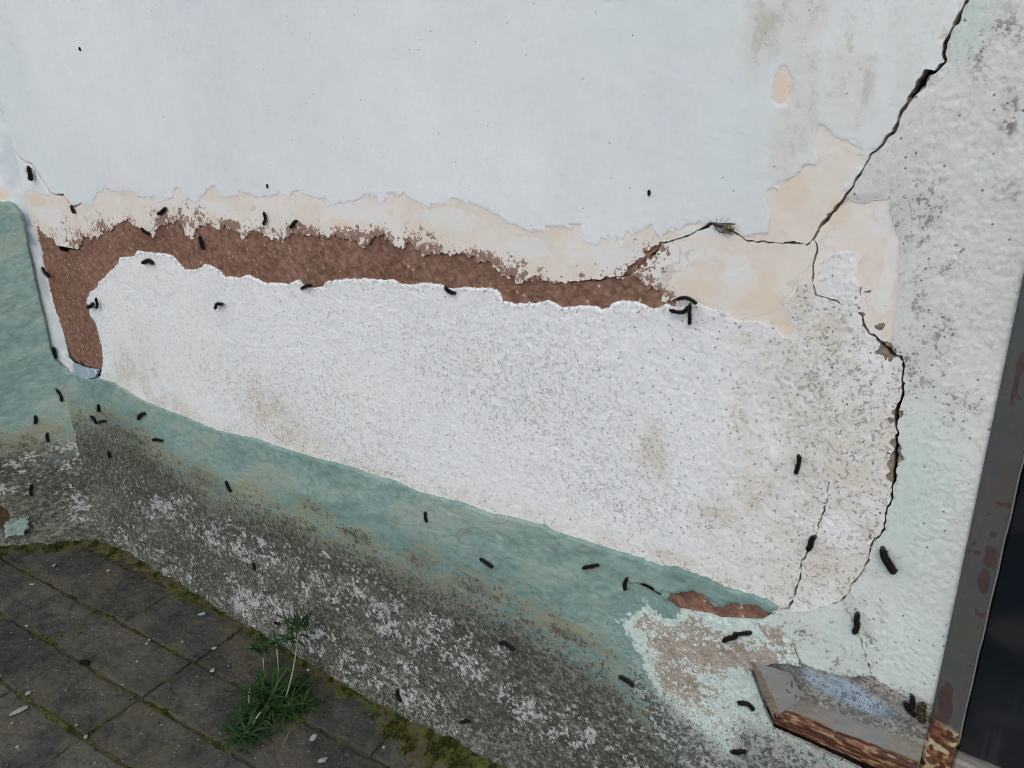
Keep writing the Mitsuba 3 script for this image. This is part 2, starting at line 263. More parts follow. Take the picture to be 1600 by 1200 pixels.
PEBBLES = [(798,490,11.2,0.7,1.0,'pale angular chip at the crossing of the mossy joints',0),(573,544,24.0,0.35,1.8,'long pale flat chip near the lower left',0),(526,505,14.4,0.35,1.3,'pale flat chip in the mossy joint above the long chip',0),
           (230,386,9.1,0.6,1.2,'small pale chip near the left joint crossing, above the curled caterpillar',0),(22,284,12.2,0.4,1.6,'white sliver at the left end of the paving',0),(769,128,11.9,0.5,1.3,'small pale chip left of the weed, upper one near the mossy foot of the wall',0),(845,182,13.4,0.5,1.2,'pale chip left of the weed, lower of the two beside it',0),(671,164,8.1,0.6,1.0,'tiny pale chip up and left of the two chips beside the weed',0),
           (1401,102,8.6,0.7,1.0,'bright white chip on the dark stone right of the weed',0),(1314,208,16.6,0.3,1.4,'broad pale flat chip at the bottom, right of the weed',0),(1244,178,18.4,0.25,1.5,'greyish flat chip just right of the weed',0),
           (1485,10,8.3,0.7,1.0,'pale chip low on the mossy mound at the foot of the wall, furthest right',0),(1052,35,9.3,0.5,1.2,'grey teal paint chip behind the weed',1),(605,60,16.8,0.3,1.5,'teal paint chip lying near the mossy foot of the wall',1),(597,226,10.3,0.7,1.0,'larger of two touching pale chips in the middle of the paving',0),
           (-30,193,12.9,0.4,1.6,'greenish grey paint chip on the far left stones',1),(694,600,9.6,0.6,1.0,'pale chip at the bottom left corner of the paving',0),(698,348,5.9,0.7,1.0,'tiny pale chip just right of the curled caterpillar on the paving',0),(643,279,8.1,0.6,1.2,'tiny pale chip between the curled caterpillar and the two touching chips',0),
           (740,485,7.6,0.6,1.0,'tiny pale chip just left of the angular chip at the mossy crossing',0),(603,574,7.9,0.6,1.0,'tiny pale chip just below the long pale flat chip',0),(586,213,8.3,0.6,1.0,'smaller of two touching pale chips in the middle of the paving',0),(149,105,11.9,0.4,1.3,'flat pale chip lying at the mossy corner of the two walls',0)]
WEED_TUFTS = [(1068,153,3,42,88,0.8),(1030,150,3,28,80,0.7),(1118,160,3,40,92,0.7),(1100,215,3,44,84,0.7),(1112,268,3,46,76,0.6),(1060,230,3,28,74,0.6),(1155,140,3,24,80,0.6),(1095,110,3,28,84,1.0),
              (1108,80,192,30,60,1.1),(1100,84,150,10,74,0.7),(955,100,66,20,60,0.9),(1003,85,92,14,55,0.9),(1075,185,12,26,105,1.1)]
WEED_STEMS = [((1095,150,0),(1110,115,95),(1108,80,205)),((1013,137,0),(985,118,38),(955,100,72)),((1028,113,0),(1018,98,50),(1003,85,98)),((1085,170,14),(1125,160,8),(1145,135,16)),((1060,215,2),(1040,205,30),(1030,190,52)),((1100,250,2),(1108,235,28),(1118,225,48))]
GRID = 0.94


def field(key, u, v):
    """sum of soft ellipses of BLOBS[key]"""
    f = np.zeros_like(u)
    for a, b, ra, rb in BLOBS[key]:
        a, b, ra, rb = a / 1000, b / 1000, ra / 1000, rb / 1000
        m = (np.abs(u - a) < 1.6 * ra) & (np.abs(v - b) < 1.6 * rb)
        d = np.hypot((u[m] - a) / ra, (v[m] - b) / rb)
        f[m] = np.maximum(f[m], 1 - sst(0.35, 1.5, d))
    return f


# ------------------------------------------------------------------ materials of the walls
def rot(p):
    return p.x * 0.94 + p.z * 0.34 + p.y * 0.3, p.z * 0.94 - p.x * 0.34 + p.y * 0.2


def grain(a, b, k, z=0.0):
    """harsh fine grain: three octaves that hardly fall off"""
    c, d = a * 0.8 + b * 0.6, b * 0.8 - a * 0.6
    return (noise(a * k, b * k, z) + 0.9 * noise(c * k * 2.1, d * k * 2.1, z + 3) + 0.8 * noise(b * k * 4.3, a * k * 4.3, z + 6)) / 2.7


def m_white(p, n, uv):
    a, b = rot(p)
    big, mid, fine = fbm(a * 5, b * 3.2, 0.3, 3), fbm(a * 70, b * 48, 2.2, 3), grain(a, b, 170, 6.1)
    tone = fbm(a * 2.1, b * 1.7, 9.4, 2)
    c = mix(mix((0.71, 0.72, 0.76), (0.675, 0.735, 0.76), smoothstep(0.3, 0.7, tone)), (0.77, 0.79, 0.81), smoothstep(0.25, 0.75, big)) * (0.90 + 0.08 * mid + 0.12 * fine)
    c = mix(c, (0.69, 0.77, 0.75), 0.6 * dr.clip(uv.y, 0, 1))
    st = dr.clip(uv.x, 0, 1)
    c = mix(c, (0.64, 0.615, 0.56), st * 0.45)
    drip = 0.35 * fbm(p.x * 52, p.z * 15, 5.0, 3) + 0.30 * mid + 0.35 * fine
    c = mix(c, (0.43, 0.395, 0.325), st * smoothstep(0.44, 0.68, drip) * 0.6)
    d, _, r = voronoi(a * 42, b * 42)
    c = mix(c, (0.25, 0.24, 0.22), (1 - smoothstep(0.03, 0.07, d)) * smoothstep(0.91, 0.95, r) * 0.8)
    c = c * (0.965 + 0.07 * fbm(p.x * 9, p.z * 1.3, 4.5, 3))
    scuff = smoothstep(0.58, 0.72, fine) * smoothstep(0.42, 0.66, 0.6 * big + 0.4 * mid)
    return mix(c, (0.50, 0.51, 0.50), scuff * 0.30)


def m_peach(p, n, uv):
    a, b = rot(p)
    big, mid, fine = fbm(a * 14, b * 19, 1.3, 3), fbm(a * 85, b * 110, 4.2, 3), grain(a, b, 150, 7.7)
    c = mix((0.74, 0.67, 0.60), (0.775, 0.735, 0.69), smoothstep(0.3, 0.7, big)) * (0.88 + 0.10 * mid + 0.12 * fine)
    pt = 1.3 * (big - 0.5) + 0.5 * (mid - 0.5) + 0.25 * (fine - 0.5)
    c = mix(c, (0.745, 0.745, 0.735), smoothstep(0.30, 0.55, 0.8 * uv.y + pt) * 0.8)
    c = mix(c, (0.73, 0.60, 0.47), smoothstep(0.20, 0.70, -0.7 * uv.y + pt) * 0.6)
    c = mix(c, (0.50, 0.43, 0.36), smoothstep(0.58, 0.72, 0.5 * mid + 0.5 * fine) * smoothstep(0.4, 0.65, big) * 0.4)
    c = mix(c, (0.45, 0.38, 0.32), smoothstep(0.010, 0.003, dr.abs(fbm(a * 17 + 0.5 * mid, b * 17, 8.8, 2) - 0.5)) * 0.40 * smoothstep(0.4, 0.6, big))
    sp = 0.65 * fine + 0.35 * mid
    return mix(c, (0.235, 0.132, 0.096), smoothstep(0.48, 0.57, sp + 0.36 * (dr.clip(uv.x, 0, 1.2) - 0.55)) * smoothstep(0.02, 0.15, uv.x) * 0.9)


def m_earth(p, n, uv):
    a, b = rot(p)
    big, mid, fine = fbm(a * 11, b * 11, 3.3, 2), fbm(a * 120, b * 120, 1.2, 2), grain(a, b, 180, 2.2)
    d, _, r = voronoi(a * 110, b * 110)
    c = mix((0.165, 0.088, 0.064), (0.290, 0.175, 0.133), smoothstep(0.25, 0.75, 0.3 * big + 0.3 * mid + 0.4 * fine)) * (0.78 + 0.4 * r)
    c = mix(c, (0.62, 0.53, 0.45), (1 - smoothstep(0.08, 0.30, d)) * smoothstep(0.955, 0.97, r) * 0.9)
    return mix(c, (0.44, 0.32, 0.26), dr.clip(uv.x, 0, 1) * smoothstep(0.42, 0.62, 0.5 * mid + 0.5 * fine))


def m_stucco(p, n, uv):
    a, b = rot(p)
    big, mid, fine, f2 = fbm(a * 6, b * 6, 0.7, 2), fbm(a * 60, b * 80, 2.9, 2), grain(a, b, 190, 1.9), grain(b, a, 230, 5.3)
    c = mix((0.74, 0.755, 0.775), (0.79, 0.80, 0.805), big) * (0.86 + 0.06 * mid + 0.22 * fine)
    org = smoothstep(0.22, 0.58, fbm(a * 19, b * 15, 4.4, 3))
    st = dr.clip(uv.x, 0, 1) * org
    c = mix(c, (0.60, 0.54, 0.45), st * smoothstep(0.2, 0.6, 0.5 * mid + 0.5 * fine) * 0.75)
    c = mix(c, (0.27, 0.235, 0.18), st * smoothstep(0.57, 0.70, f2) * 0.75)
    gq = dr.clip(uv.y, 0, 1)
    c = mix(c, (0.27, 0.27, 0.265), smoothstep(0.54, 0.70, f2 + 0.05 * gq) * (0.20 + 0.5 * gq))  # grey specks, partly painted shade of the fine grain
    d, _, r = voronoi(a * 95, b * 95)
    return mix(c, (0.10, 0.095, 0.085), (1 - smoothstep(0.07, 0.19, d)) * smoothstep(0.87, 0.92, r + 0.08 * gq) * 0.85)


def m_pier(p, n, uv):
    a, b = rot(p)
    big, mid, fine, f2 = fbm(a * 7, b * 7, 5.7, 2), fbm(a * 60, b * 65, 0.9, 2), grain(a, b, 200, 3.9), grain(b, a, 170, 8.3)
    c = mix((0.635, 0.65, 0.635), (0.70, 0.71, 0.70), smoothstep(0.3, 0.7, big)) * (0.86 + 0.06 * mid + 0.20 * fine)
    c = mix(c, (0.52, 0.65, 0.60), dr.clip(uv.y, 0, 1) * 0.75)
    c = mix(c, (0.36, 0.365, 0.35), smoothstep(0.53, 0.68, grain(a, b, 240, 6.6)) * 0.38)  # specks paint in the tiny shadows between the stucco bumps
    gr = dr.clip(uv.x, 0, 1)
    c = mix(c, (0.47, 0.445, 0.40), gr * smoothstep(0.25, 0.70, mid) * 0.40)
    c = mix(c, (0.15, 0.13, 0.11), gr * smoothstep(0.53, 0.62, 0.15 * mid + 0.85 * f2) * 0.85)
    d, _, r = voronoi(a * 85, b * 85)
    return mix(c, (0.10, 0.09, 0.08), (1 - smoothstep(0.06, 0.17, d)) * smoothstep(0.91, 0.95, r + 0.12 * gr) * 0.85)


def weathered(mid, fine):
    """bare grimy render at the foot of the walls"""
    return mix((0.060, 0.060, 0.051), (0.225, 0.218, 0.192), smoothstep(0.30, 0.74, 0.25 * mid + 0.75 * fine))  # real grime, its colour darkened further to carry the dimmer light low down


def m_dado(p, n, uv):
    a, b = rot(p)
    wx = noise(a * 30, b * 30, 9.1) * 0.02
    big, mid, fine, f2 = fbm(a * 8 + wx * 8, b * 17, 2.7, 3), fbm(a * 70, b * 110, 6.9, 3), grain(a, b, 170, 8.9), grain(b, a, 130, 1.9)
    c = mix((0.168, 0.262, 0.246), (0.275, 0.385, 0.36), smoothstep(0.25, 0.75, 0.65 * big + 0.35 * mid)) * (0.86 + 0.14 * mid + 0.14 * fine)
    c = mix(c, (0.33, 0.375, 0.31), smoothstep(0.48, 0.70, big) * 0.5)
    vein = smoothstep(0.016, 0.004, dr.abs(fbm(a * 9 + 0.12 * mid, b * 22, 5.5, 2) - 0.48))
    c = mix(c, (0.17, 0.175, 0.135), vein * 0.35)
    g = uv.x + 0.45 * (big - 0.5) + 0.25 * (mid - 0.5)
    c = c * (0.84 + 0.20 * fbm(a * 14, b * 130, 1.1, 2) + 0.14 * fine)
    c = mix(c, (0.12, 0.155, 0.14), smoothstep(0.58, 0.72, f2) * 0.25)
    c = mix(c, (0.255, 0.25, 0.165), smoothstep(0.06, 0.36, g) * smoothstep(0.32, 0.58, 0.6 * mid + 0.4 * big) * 0.75)
    wt = mix(weathered(mid, fine), mi.Color3f(0.10, 0.118, 0.082) * (0.5 + fine), smoothstep(0.48, 0.68, big) * 0.55)
    c = mix(c, wt, smoothstep(0.30, 0.95, g) * 0.92)
    thr = 0.18 + 0.34 * dr.clip(g, 0, 1.0)
    dk = fbm(a * 5, b * 8, 7.7, 2)
    c = mix(c, (0.042, 0.043, 0.036), smoothstep(0.08, -0.08, f2 - thr - 0.25 * (dk - 0.5)) * 0.70 * smoothstep(0.03, 0.3, g))
    c = mix(c, (0.25, 0.235, 0.215), smoothstep(1.05, 1.35, g) * smoothstep(0.46, 0.62, 0.3 * big + 0.2 * mid + 0.5 * fine) * 0.6)
    clump = fbm(a * 24, b * 32, 3.6, 2)
    e = smoothstep(0.53, 0.62, 0.22 * mid + 0.63 * f2 + 0.15 * clump + 0.30 * (clump - 0.5) + 0.25 * (big - 0.5) - 0.010 - 0.20 * (1 - uv.y)) * smoothstep(0.0, 0.2, uv.y)
    return mix(c, (0.50, 0.51, 0.52), e * (0.40 + 0.6 * fine))


def m_flake(p, n, uv):
    """mint paint flaking off beige mortar; uv.x bare, uv.y grime"""
    a, b = rot(p)
    big, mid, fine, f2 = fbm(a * 14, b * 14, 1.7, 2), fbm(a * 70, b * 95, 3.9, 3), grain(a, b, 200, 8.9), grain(b, a, 165, 4.9)
    mortar = mix((0.27, 0.23, 0.19), (0.44, 0.385, 0.33), smoothstep(0.3, 0.7, 0.4 * mid + 0.6 * fine))
    mint = mix((0.48, 0.59, 0.55), (0.62, 0.70, 0.67), smoothstep(0.3, 0.7, fine))
    c = mix(mint, mortar, smoothstep(0.45, 0.56, 0.20 * mid + 0.80 * f2 + 0.30 * (uv.x - 0.45) + 0.25 * (big - 0.5)))
    gq = dr.clip(-uv.x, 0, 1.5)
    green = mix((0.155, 0.25, 0.235), (0.27, 0.37, 0.345), 0.5 * big + 0.5 * mid)
    c = mix(c, green, smoothstep(0.44, 0.58, 0.55 * f2 + 0.45 * mid + 0.42 * (gq - 0.75)) * smoothstep(0.0, 0.2, gq))
    g = dr.clip(uv.y, 0, 1)
    c = mix(c, weathered(mid, fine), smoothstep(0.35, 1.0, g) * 0.8)
    c = mix(c, (0.060, 0.062, 0.054), smoothstep(0.06, -0.06, f2 - (0.20 + 0.27 * g)) * smoothstep(0.02, 0.3, g) * 0.75)
    e = smoothstep(0.54, 0.62, 0.3 * mid + 0.7 * f2 + 0.3 * (big - 0.5))
    return mix(c, (0.45, 0.47, 0.45), e * g * 0.75)


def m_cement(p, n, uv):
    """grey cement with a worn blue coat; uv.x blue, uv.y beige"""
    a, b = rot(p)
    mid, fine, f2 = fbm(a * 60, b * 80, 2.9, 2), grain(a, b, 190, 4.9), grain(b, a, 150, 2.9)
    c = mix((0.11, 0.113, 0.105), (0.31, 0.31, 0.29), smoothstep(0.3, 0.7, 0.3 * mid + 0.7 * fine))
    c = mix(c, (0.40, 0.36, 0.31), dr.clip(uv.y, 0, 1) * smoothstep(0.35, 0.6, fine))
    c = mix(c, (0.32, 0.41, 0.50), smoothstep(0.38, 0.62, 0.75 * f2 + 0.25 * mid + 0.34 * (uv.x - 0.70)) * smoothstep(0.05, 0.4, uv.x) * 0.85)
    c = mix(c, (0.075, 0.085, 0.105), smoothstep(2.275, 2.245, p.x) * 0.45)  # shade of the hollow above the end plate, put into the colour
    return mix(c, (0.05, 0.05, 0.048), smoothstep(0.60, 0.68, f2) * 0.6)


def m_core(p, n, uv):
    return mix((0.06, 0.045, 0.038), (0.10, 0.08, 0.065), noise(p.x * 50, p.y * 50, p.z * 50))


def m_mortar(p, n, uv):
    return mix((0.17, 0.135, 0.11), (0.30, 0.255, 0.21), fbm(p.x * 90, p.y * 50, p.z * 90, 3))


def m_strip(p, n, uv):
    """bluish limewash at the corner of the side wall; uv.x blue, uv.y peach"""
    a, b = rot(p)
    mid = fbm(a * 40, b * 22, 4.9, 3)
    c = mix((0.60, 0.66, 0.70), (0.74, 0.77, 0.78), smoothstep(0.3, 0.7, mid))
    c = mix(c, (0.31, 0.39, 0.46), dr.clip(uv.x, 0, 1) * smoothstep(0.25, 0.5, mid))
    return mix(c, (0.76, 0.655, 0.545), dr.clip(uv.y, 0, 1))


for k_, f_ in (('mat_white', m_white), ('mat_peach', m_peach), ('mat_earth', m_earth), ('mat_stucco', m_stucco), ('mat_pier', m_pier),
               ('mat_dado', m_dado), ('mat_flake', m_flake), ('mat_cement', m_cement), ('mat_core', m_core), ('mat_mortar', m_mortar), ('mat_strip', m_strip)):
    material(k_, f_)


# ------------------------------------------------------------------ wall sheets
class Wall:
    """A grid of points on an upright plane; layers are cut out of it, each a displaced sheet with its own edge thickness."""

    def __init__(self, origin, along, out, us, vs):
        self.o, self.a, self.n = np.array(origin, float), np.array(along, float), np.array(out, float)
        self.nu, self.nv = len(us), len(vs)
        u, v = np.meshgrid(us, vs)
        self.u, self.v = u.ravel(), v.ravel()
        self.q = np.stack([self.u, self.v], 1)
        self.cover = np.full(len(self.u), -1.0)
        self.crack = np.full(len(self.u), 1.0)

    def point(self, u, v, w):
        return self.o + u[:, None] * self.a + w[:, None] * self.n + v[:, None] * np.array([0, 0, 1.0])

    def sdf(self, poly, reach=0.06):
        """signed distance to the outline, positive inside, clamped to the reach"""
        poly = np.vstack([poly, poly[:1]])
        s = densify(poly, 0.0015)
        d = np.full(len(self.u), reach)
        lo, hi = s.min(0) - reach, s.max(0) + reach
        m = np.nonzero((self.u > lo[0]) & (self.u < hi[0]) & (self.v > lo[1]) & (self.v < hi[1]))[0]
        dd, _ = cKDTree(s).query(self.q[m], distance_upper_bound=reach)
        d[m] = np.minimum(dd, reach)
        shp = shapely.Polygon(poly).buffer(0)
        shapely.prepare(shp)
        inside = np.zeros(len(self.u), bool)
        inside[m] = shapely.contains_xy(shp, self.u[m], self.v[m])
        return np.where(inside, d, -d)

    def add_crack(self, line, jitter=0.35, scale=1.0):
        s = densify(line, 0.0008)
        lo, hi = s[:, :2].min(0) - 0.03, s[:, :2].max(0) + 0.03
        m = np.nonzero((self.u > lo[0]) & (self.u < hi[0]) & (self.v > lo[1]) & (self.v < hi[1]))[0]
        um, vm = self.u[m], self.v[m]
        bend = np.stack([0.0050 * (fb(um * 130, vm * 130, 2, 6) - 0.5), 0.0050 * (fb(um * 130, vm * 130, 2, 3) - 0.5)], 1)
        d, i = cKDTree(s[:, :2]).query(self.q[m] + bend, distance_upper_bound=0.03)
        ok = np.isfinite(d)
        m, d, i = m[ok], d[ok], i[ok]
        w = s[i, 2] * 0.5 * scale * (1 + jitter * 2 * (vn(self.u[m] * 240, self.v[m] * 240, 5) - 0.5))
        self.crack[m] = np.minimum(self.crack[m], d - w)

    def layer(self, key, s, height, masks, bsdf, edge=0.006, deep=0.035, cracked=True, **kw):
        """s: signed distance over the grid (positive kept). height(u, v, s) and masks(u, v, s) give the relief and the two material masks."""
        f = np.minimum(s, self.crack) if cracked else s
        keep = (f > 0) & (self.cover < 0.008)
        g = keep.reshape(self.nv, self.nu)
        cell = g[:-1, :-1] | g[1:, :-1] | g[:-1, 1:] | g[1:, 1:]
        j, i = np.nonzero(cell)
        a = j * self.nu + i
        b, c, d = a + 1, a + self.nu, a + self.nu + 1
        flip = (i + j) % 2 == 0
        t1 = np.where(flip[:, None], np.stack([a, c, b], 1), np.stack([a, d, b], 1))
        t2 = np.where(flip[:, None], np.stack([b, c, d], 1), np.stack([a, c, d], 1))
        tri = np.vstack([t1, t2])
        used, tri = np.unique(tri, return_inverse=True)
        tri = tri.reshape(-1, 3)
        u, v, ss, ff = self.u[used], self.v[used], s[used], f[used]
        w = height(u, v, ss)
        m1, m2 = masks(u, v, ss)
        att = np.stack([u, v, w, m1 + 0 * u, m2 + 0 * u, np.where(ff < ss - 1e-9, deep, edge)], 1)
        P, F, cut = clip(att, tri, ff)
        n = len(P)
        S, SF = P[:0], F[:0]
        if len(cut):
            S = np.vstack([P[cut[:, 0]], P[cut[:, 1]], P[cut[:, 0]], P[cut[:, 1]]])
            k = len(cut)
            S[2 * k:, 2] -= S[2 * k:, 5]
            r = np.arange(k)
            SF = np.vstack([np.stack([r, r + 2 * k, r + k], 1), np.stack([r + k, r + 2 * k, r + 3 * k], 1)]) + n
        A = np.vstack([P, S])
        mesh = trimesh.Trimesh(self.point(A[:, 0], A[:, 1], A[:, 2]), np.vstack([F, SF]), process=False)
        add(key, mesh, bsdf, smooth=True, uv=A[:, 3:5], **kw)


def clip(P, F, f):
    s = f[F] > 0
    k = s.sum(1)
    full = F[k == 3]
    one, two = F[k == 1], F[k == 2]

    def turn(t, first):
        return np.take_along_axis(t, (first[:, None] + np.arange(3)) % 3, 1)

    one = turn(one, np.argmax(s[k == 1], 1)) if len(one) else one
    two = turn(two, np.argmin(s[k == 2], 1)) if len(two) else two
    e = np.vstack([one[:, [0, 1]], one[:, [0, 2]], two[:, [0, 1]], two[:, [0, 2]]])
    se = np.sort(e, 1)
    uq, inv = np.unique(se, axis=0, return_inverse=True)
    inv = inv.ravel()
    fa, fb_ = f[uq[:, 0]], f[uq[:, 1]]
    t = np.clip(fa / (fa - fb_ + 1e-30), 0, 1)[:, None]
    N = P[uq[:, 0]] * (1 - t) + P[uq[:, 1]] * t
    base = len(P)
    n1, n2 = len(one), len(two)
    i01, i02 = inv[:n1] + base, inv[n1:2 * n1] + base
    j01, j02 = inv[2 * n1:2 * n1 + n2] + base, inv[2 * n1 + n2:] + base
    faces = np.vstack([full, np.stack([one[:, 0], i01, i02], 1), np.stack([j01, two[:, 1], two[:, 2]], 1), np.stack([j01, two[:, 2], j02], 1)])
    cut = np.vstack([np.stack([i01, i02], 1), np.stack([j02, j01], 1)])
    allp = np.vstack([P, N])
    used, faces2 = np.unique(faces, return_inverse=True)
    remap = np.zeros(len(allp), int)
    remap[used] = np.arange(len(used))
    return allp[used], faces2.reshape(-1, 3), remap[cut]


# ------------------------------------------------------------------ the main wall
RIGHT, CORNER = 2.433, -0.05
steps, u_ = [], CORNER - 0.012
while u_ < RIGHT + 0.004:
    steps.append(u_)
    u_ += GRID * (0.0027 - 0.0012 * min(1, max(0, u_ / 2.0)))
W = Wall((0, 0, 0), (1, 0, 0), (0, 1, 0), np.array(steps), np.arange(-0.03, 1.74, 0.0018 * GRID))
tag('plaster_wall', 'cracked whitewashed plaster wall with a brown bare band and green dado', 'wall')
up, cl, cb, lo = (pts(x) for x in (CRACK_UP, CRACK_LEFT, CRACK_BAND, CRACK_LOW))
for line in (up, cl, cb, lo):
    W.add_crack(line, 0.4, 0.60 if line is lo else 0.72)
for line, k_ in ((CRACK_FINE, 0.95), (CRACK_TOPL, 1.15), (HAIR_A, 1.1), (HAIR_B, 1.1), (HAIR_C, 1.1)):
    W.add_crack(pts(line), 0.6, k_)
white, panel, dtop, etop = pts(WHITE_EDGE), pts(PANEL_TOP), pts(DADO_TOP), pts(EARTH_TOP)
pe_r, pe_rr, pl_left, dlow = pts(PEACH_R), pts(PEACH_RR), pts(PIER_LEFT), pts(DADO_LOW_R)
U_, V_ = W.u, W.v
wob = fb(U_ * 45, V_ * 45, 3, 1) - 0.5
wob2 = fb(U_ * 160, V_ * 160, 2, 4) - 0.5
upx = up[:33, :2]
s_white = W.sdf(np.vstack([white, upx[:27][::-1], [[2.36, 1.8], [-0.2, 1.8], [-0.2, 1.33]]])) + 0.020 * wob + 0.012 * wob2
s_pier = W.sdf(np.vstack([upx[:32], pe_r[::-1][:6], pe_rr, lo[31 - 11:, :2], pl_left, [[2.5, 0.55], [2.5, 1.85]]])) + 0.004 * wob + 0.002 * wob2
low_pts = lo[:, :2]
s_panel = W.sdf(np.vstack([panel, low_pts[6:], dtop[::-1][:-4] - [0, 0.02]]))
s_panel = np.maximum(s_panel, W.sdf(pts(ISLAND))) + 0.007 * wob + 0.004 * wob2
for name_, xs in (('edge', None),):
    k = dlow[:21]
s_dado = W.sdf(np.vstack([[[-0.3, 0.645]], dtop, k, [[1.955, 0.50], [2.0, 0.40], [2.06, 0.30], [2.10, 0.15], [2.1, -0.1], [-0.3, -0.1]]])) + 0.003 * wob + 0.002 * wob2
s_dado = s_dado + (0.030 * wob + 0.016 * wob2) * (1 - sst(0.52, 0.60, V_)) * sst(1.7, 1.8, U_) + 0.010 * (wob + 0.5 * wob2) * sst(1.95, 2.0, U_)
flake_top = pts(FLAKE_TOP)
s_flake = W.sdf(np.vstack([flake_top, [[2.6, 0.45], [2.6, -0.1], [2.05, -0.1], [1.95, 0.30], [1.90, 0.45], [1.915, 0.56]]])) + 0.002 * wob
s_flake = np.maximum(s_flake, 0.055 - np.abs(V_ - 0.2) * 0 - 10 * (U_ < 2.02) - 10 * (V_ > 0.44))
panel_floor = np.vstack([etop, panel[::-1][30:] - [0, 0.014], pts(EARTH_BOT_L)])
s_earth = W.sdf(panel_floor) + 0.014 * wob + 0.014 * wob2
speck0 = field('peach_speck', U_, V_)
# chips knocked off the faces beside the cracks
chip = np.full(len(U_), -1.0)
for a_, b_, r_ in CHIPS:
    d_ = np.hypot(U_ - a_ / 1000, (V_ - b_ / 1000) * 0.75)
    chip = np.maximum(chip, r_ / 1000 - d_ + 0.016 * wob + 0.012 * wob2)
chip = np.minimum(chip, 0.007 - W.crack + 0.010 * wob + 0.008 * wob2)
s_pier = np.minimum(s_pier, -chip)
s_panel = np.minimum(s_panel, -chip)
s_white = np.minimum(s_white, -W.sdf(pts(CHIP_A)) + 0.002 * wob)
s_white[(U_ > 2.15) & (U_ < 2.19) & (V_ > 1.20) & (V_ < 1.26)] = -0.05
s_white = np.minimum(s_white, 0.2 - 10 * ((U_ > 2.13) & (V_ < 1.225) & (V_ > 1.1)))
s_white = np.maximum(s_white, W.sdf(pts(WHITE_CORNER)) + 0.006 + 0.004 * wob)
s_mortar = np.minimum(np.maximum(chip + 0.03, -1), 0.05)


def h_white(u, v, s):
    return 0.0056 + 0.0030 * (fb(u * 5, v * 5, 2, 1) - 0.5) + 0.0009 * (fb(u * 28, v * 40, 3, 3) - 0.5) + 0.00025 * (vn(u * 230, v * 300, 2) - 0.5) - 0.0006 * (1 - sst(0, 0.003, s)) \
        + (0.0004 * (vn(u * 200, v * 200, 6) - 0.5)) * sst(1.8, 2.4, u)


def h_peach(u, v, s):
    return 0.0042 + 0.0030 * (fb(u * 5, v * 5, 2, 1) - 0.5) + 0.0007 * (fb(u * 40, v * 40, 3, 5) - 0.5) + 0.0003 * (vn(u * 210, v * 210, 2) - 0.5)


def h_earth(u, v, s):
    return 0.0010 * (fb(u * 12, v * 12, 2, 1) - 0.5) + 0.0042 * (fb(u * 85, v * 85, 3, 2) - 0.5) + 0.0014 * (vn(u * 280, v * 280, 4) - 0.5)


def h_panel(u, v, s):
    return 0.0050 + 0.0030 * (fb(u * 5, v * 5, 2, 1) - 0.5) + 0.0010 * (fb(u * 40, v * 60, 2, 6) - 0.5) + 0.0004 * (vn(u * 150, v * 190, 5) - 0.5) + 0.0009 * (vn(u * 270, v * 300, 7) - 0.5) - 0.0022 * (1 - sst(-0.001, 0.004, s)) * sst(0.96, 1.04, v + (u < 0.4)) * (1 - sst(2.03, 2.12, u))


def h_pier(u, v, s):
    x = 0.5 * vn(u * 250, v * 250, 2) + 0.5 * vn(u * 160, v * 160, 5)
    k = 0.35 + 0.65 * sst(0.0, 0.05, s)
    return 0.0066 + 0.0030 * (fb(u * 5, v * 5, 2, 1) - 0.5) + k * (0.0008 * sst(0.2, 0.8, x) + 0.0005 * (vn(u * 330, v * 330, 6) - 0.5)) - 0.0012 * (1 - sst(0, 0.012, s)) * sst(0.96, 1.10, v)


def h_dado(u, v, s):
    g = 1 - sst(0.2, 0.5, v)
    fil = 0.022 * np.clip(1 - (np.where(u > 3.0, u - 3.3, u) + 0.06) / 0.15, 0, 1) ** 2
    return 0.0110 + fil + 0.0050 * (fb(u * 8, v * 14, 3, 6) - 0.5) + 0.0009 * (vn(u * 60, v * 170, 3) - 0.5) + g * (0.0050 * (fb(u * 55, v * 55, 3, 2) - 0.5) + 0.0022 * (vn(u * 230, v * 230, 5) - 0.5)) \
        + 0.010 * (1 - sst(0.0, 0.10, v)) * fb(u * 14, v * 14, 2, 3) - 0.002 * (1 - sst(0, 0.005, s))


def h_flake(u, v, s):
    return 0.0106 + 0.0050 * (fb(u * 8, v * 14, 3, 6) - 0.5) + 0.0018 * (fb(u * 110, v * 110, 3, 2) - 0.5) + 0.0014 * (vn(u * 300, v * 300, 5) - 0.5)


gt = pts(GRIME_TOP)
eff = np.vstack([densify(pts(EFFLO), 0.01), densify(pts(EFFLO2) + [0, 0], 0.01)])
eff_tree = cKDTree(eff)


def k_white(u, v, s):
    st = np.minimum(1, 1.15 * field('stain_white', u, v))
    return np.maximum(st, 0.35 * sst(2.0, 2.3, u)), field('mint_white', u, v) * 0.6 + 0.3 * sst(1.9, 2.3, u)


def k_peach(u, v, s):
    near = (u < 2.09) * (1 - sst(0.0, 0.045, s)) * (0.35 + 1.1 * fb(u * 16, v * 16, 2, 3))
    sp = field('peach_speck', u, v)
    return 0.52 * near + 0.42 * sp, field('peach_white', u, v) - 1.0 * field('peach_orange', u, v)


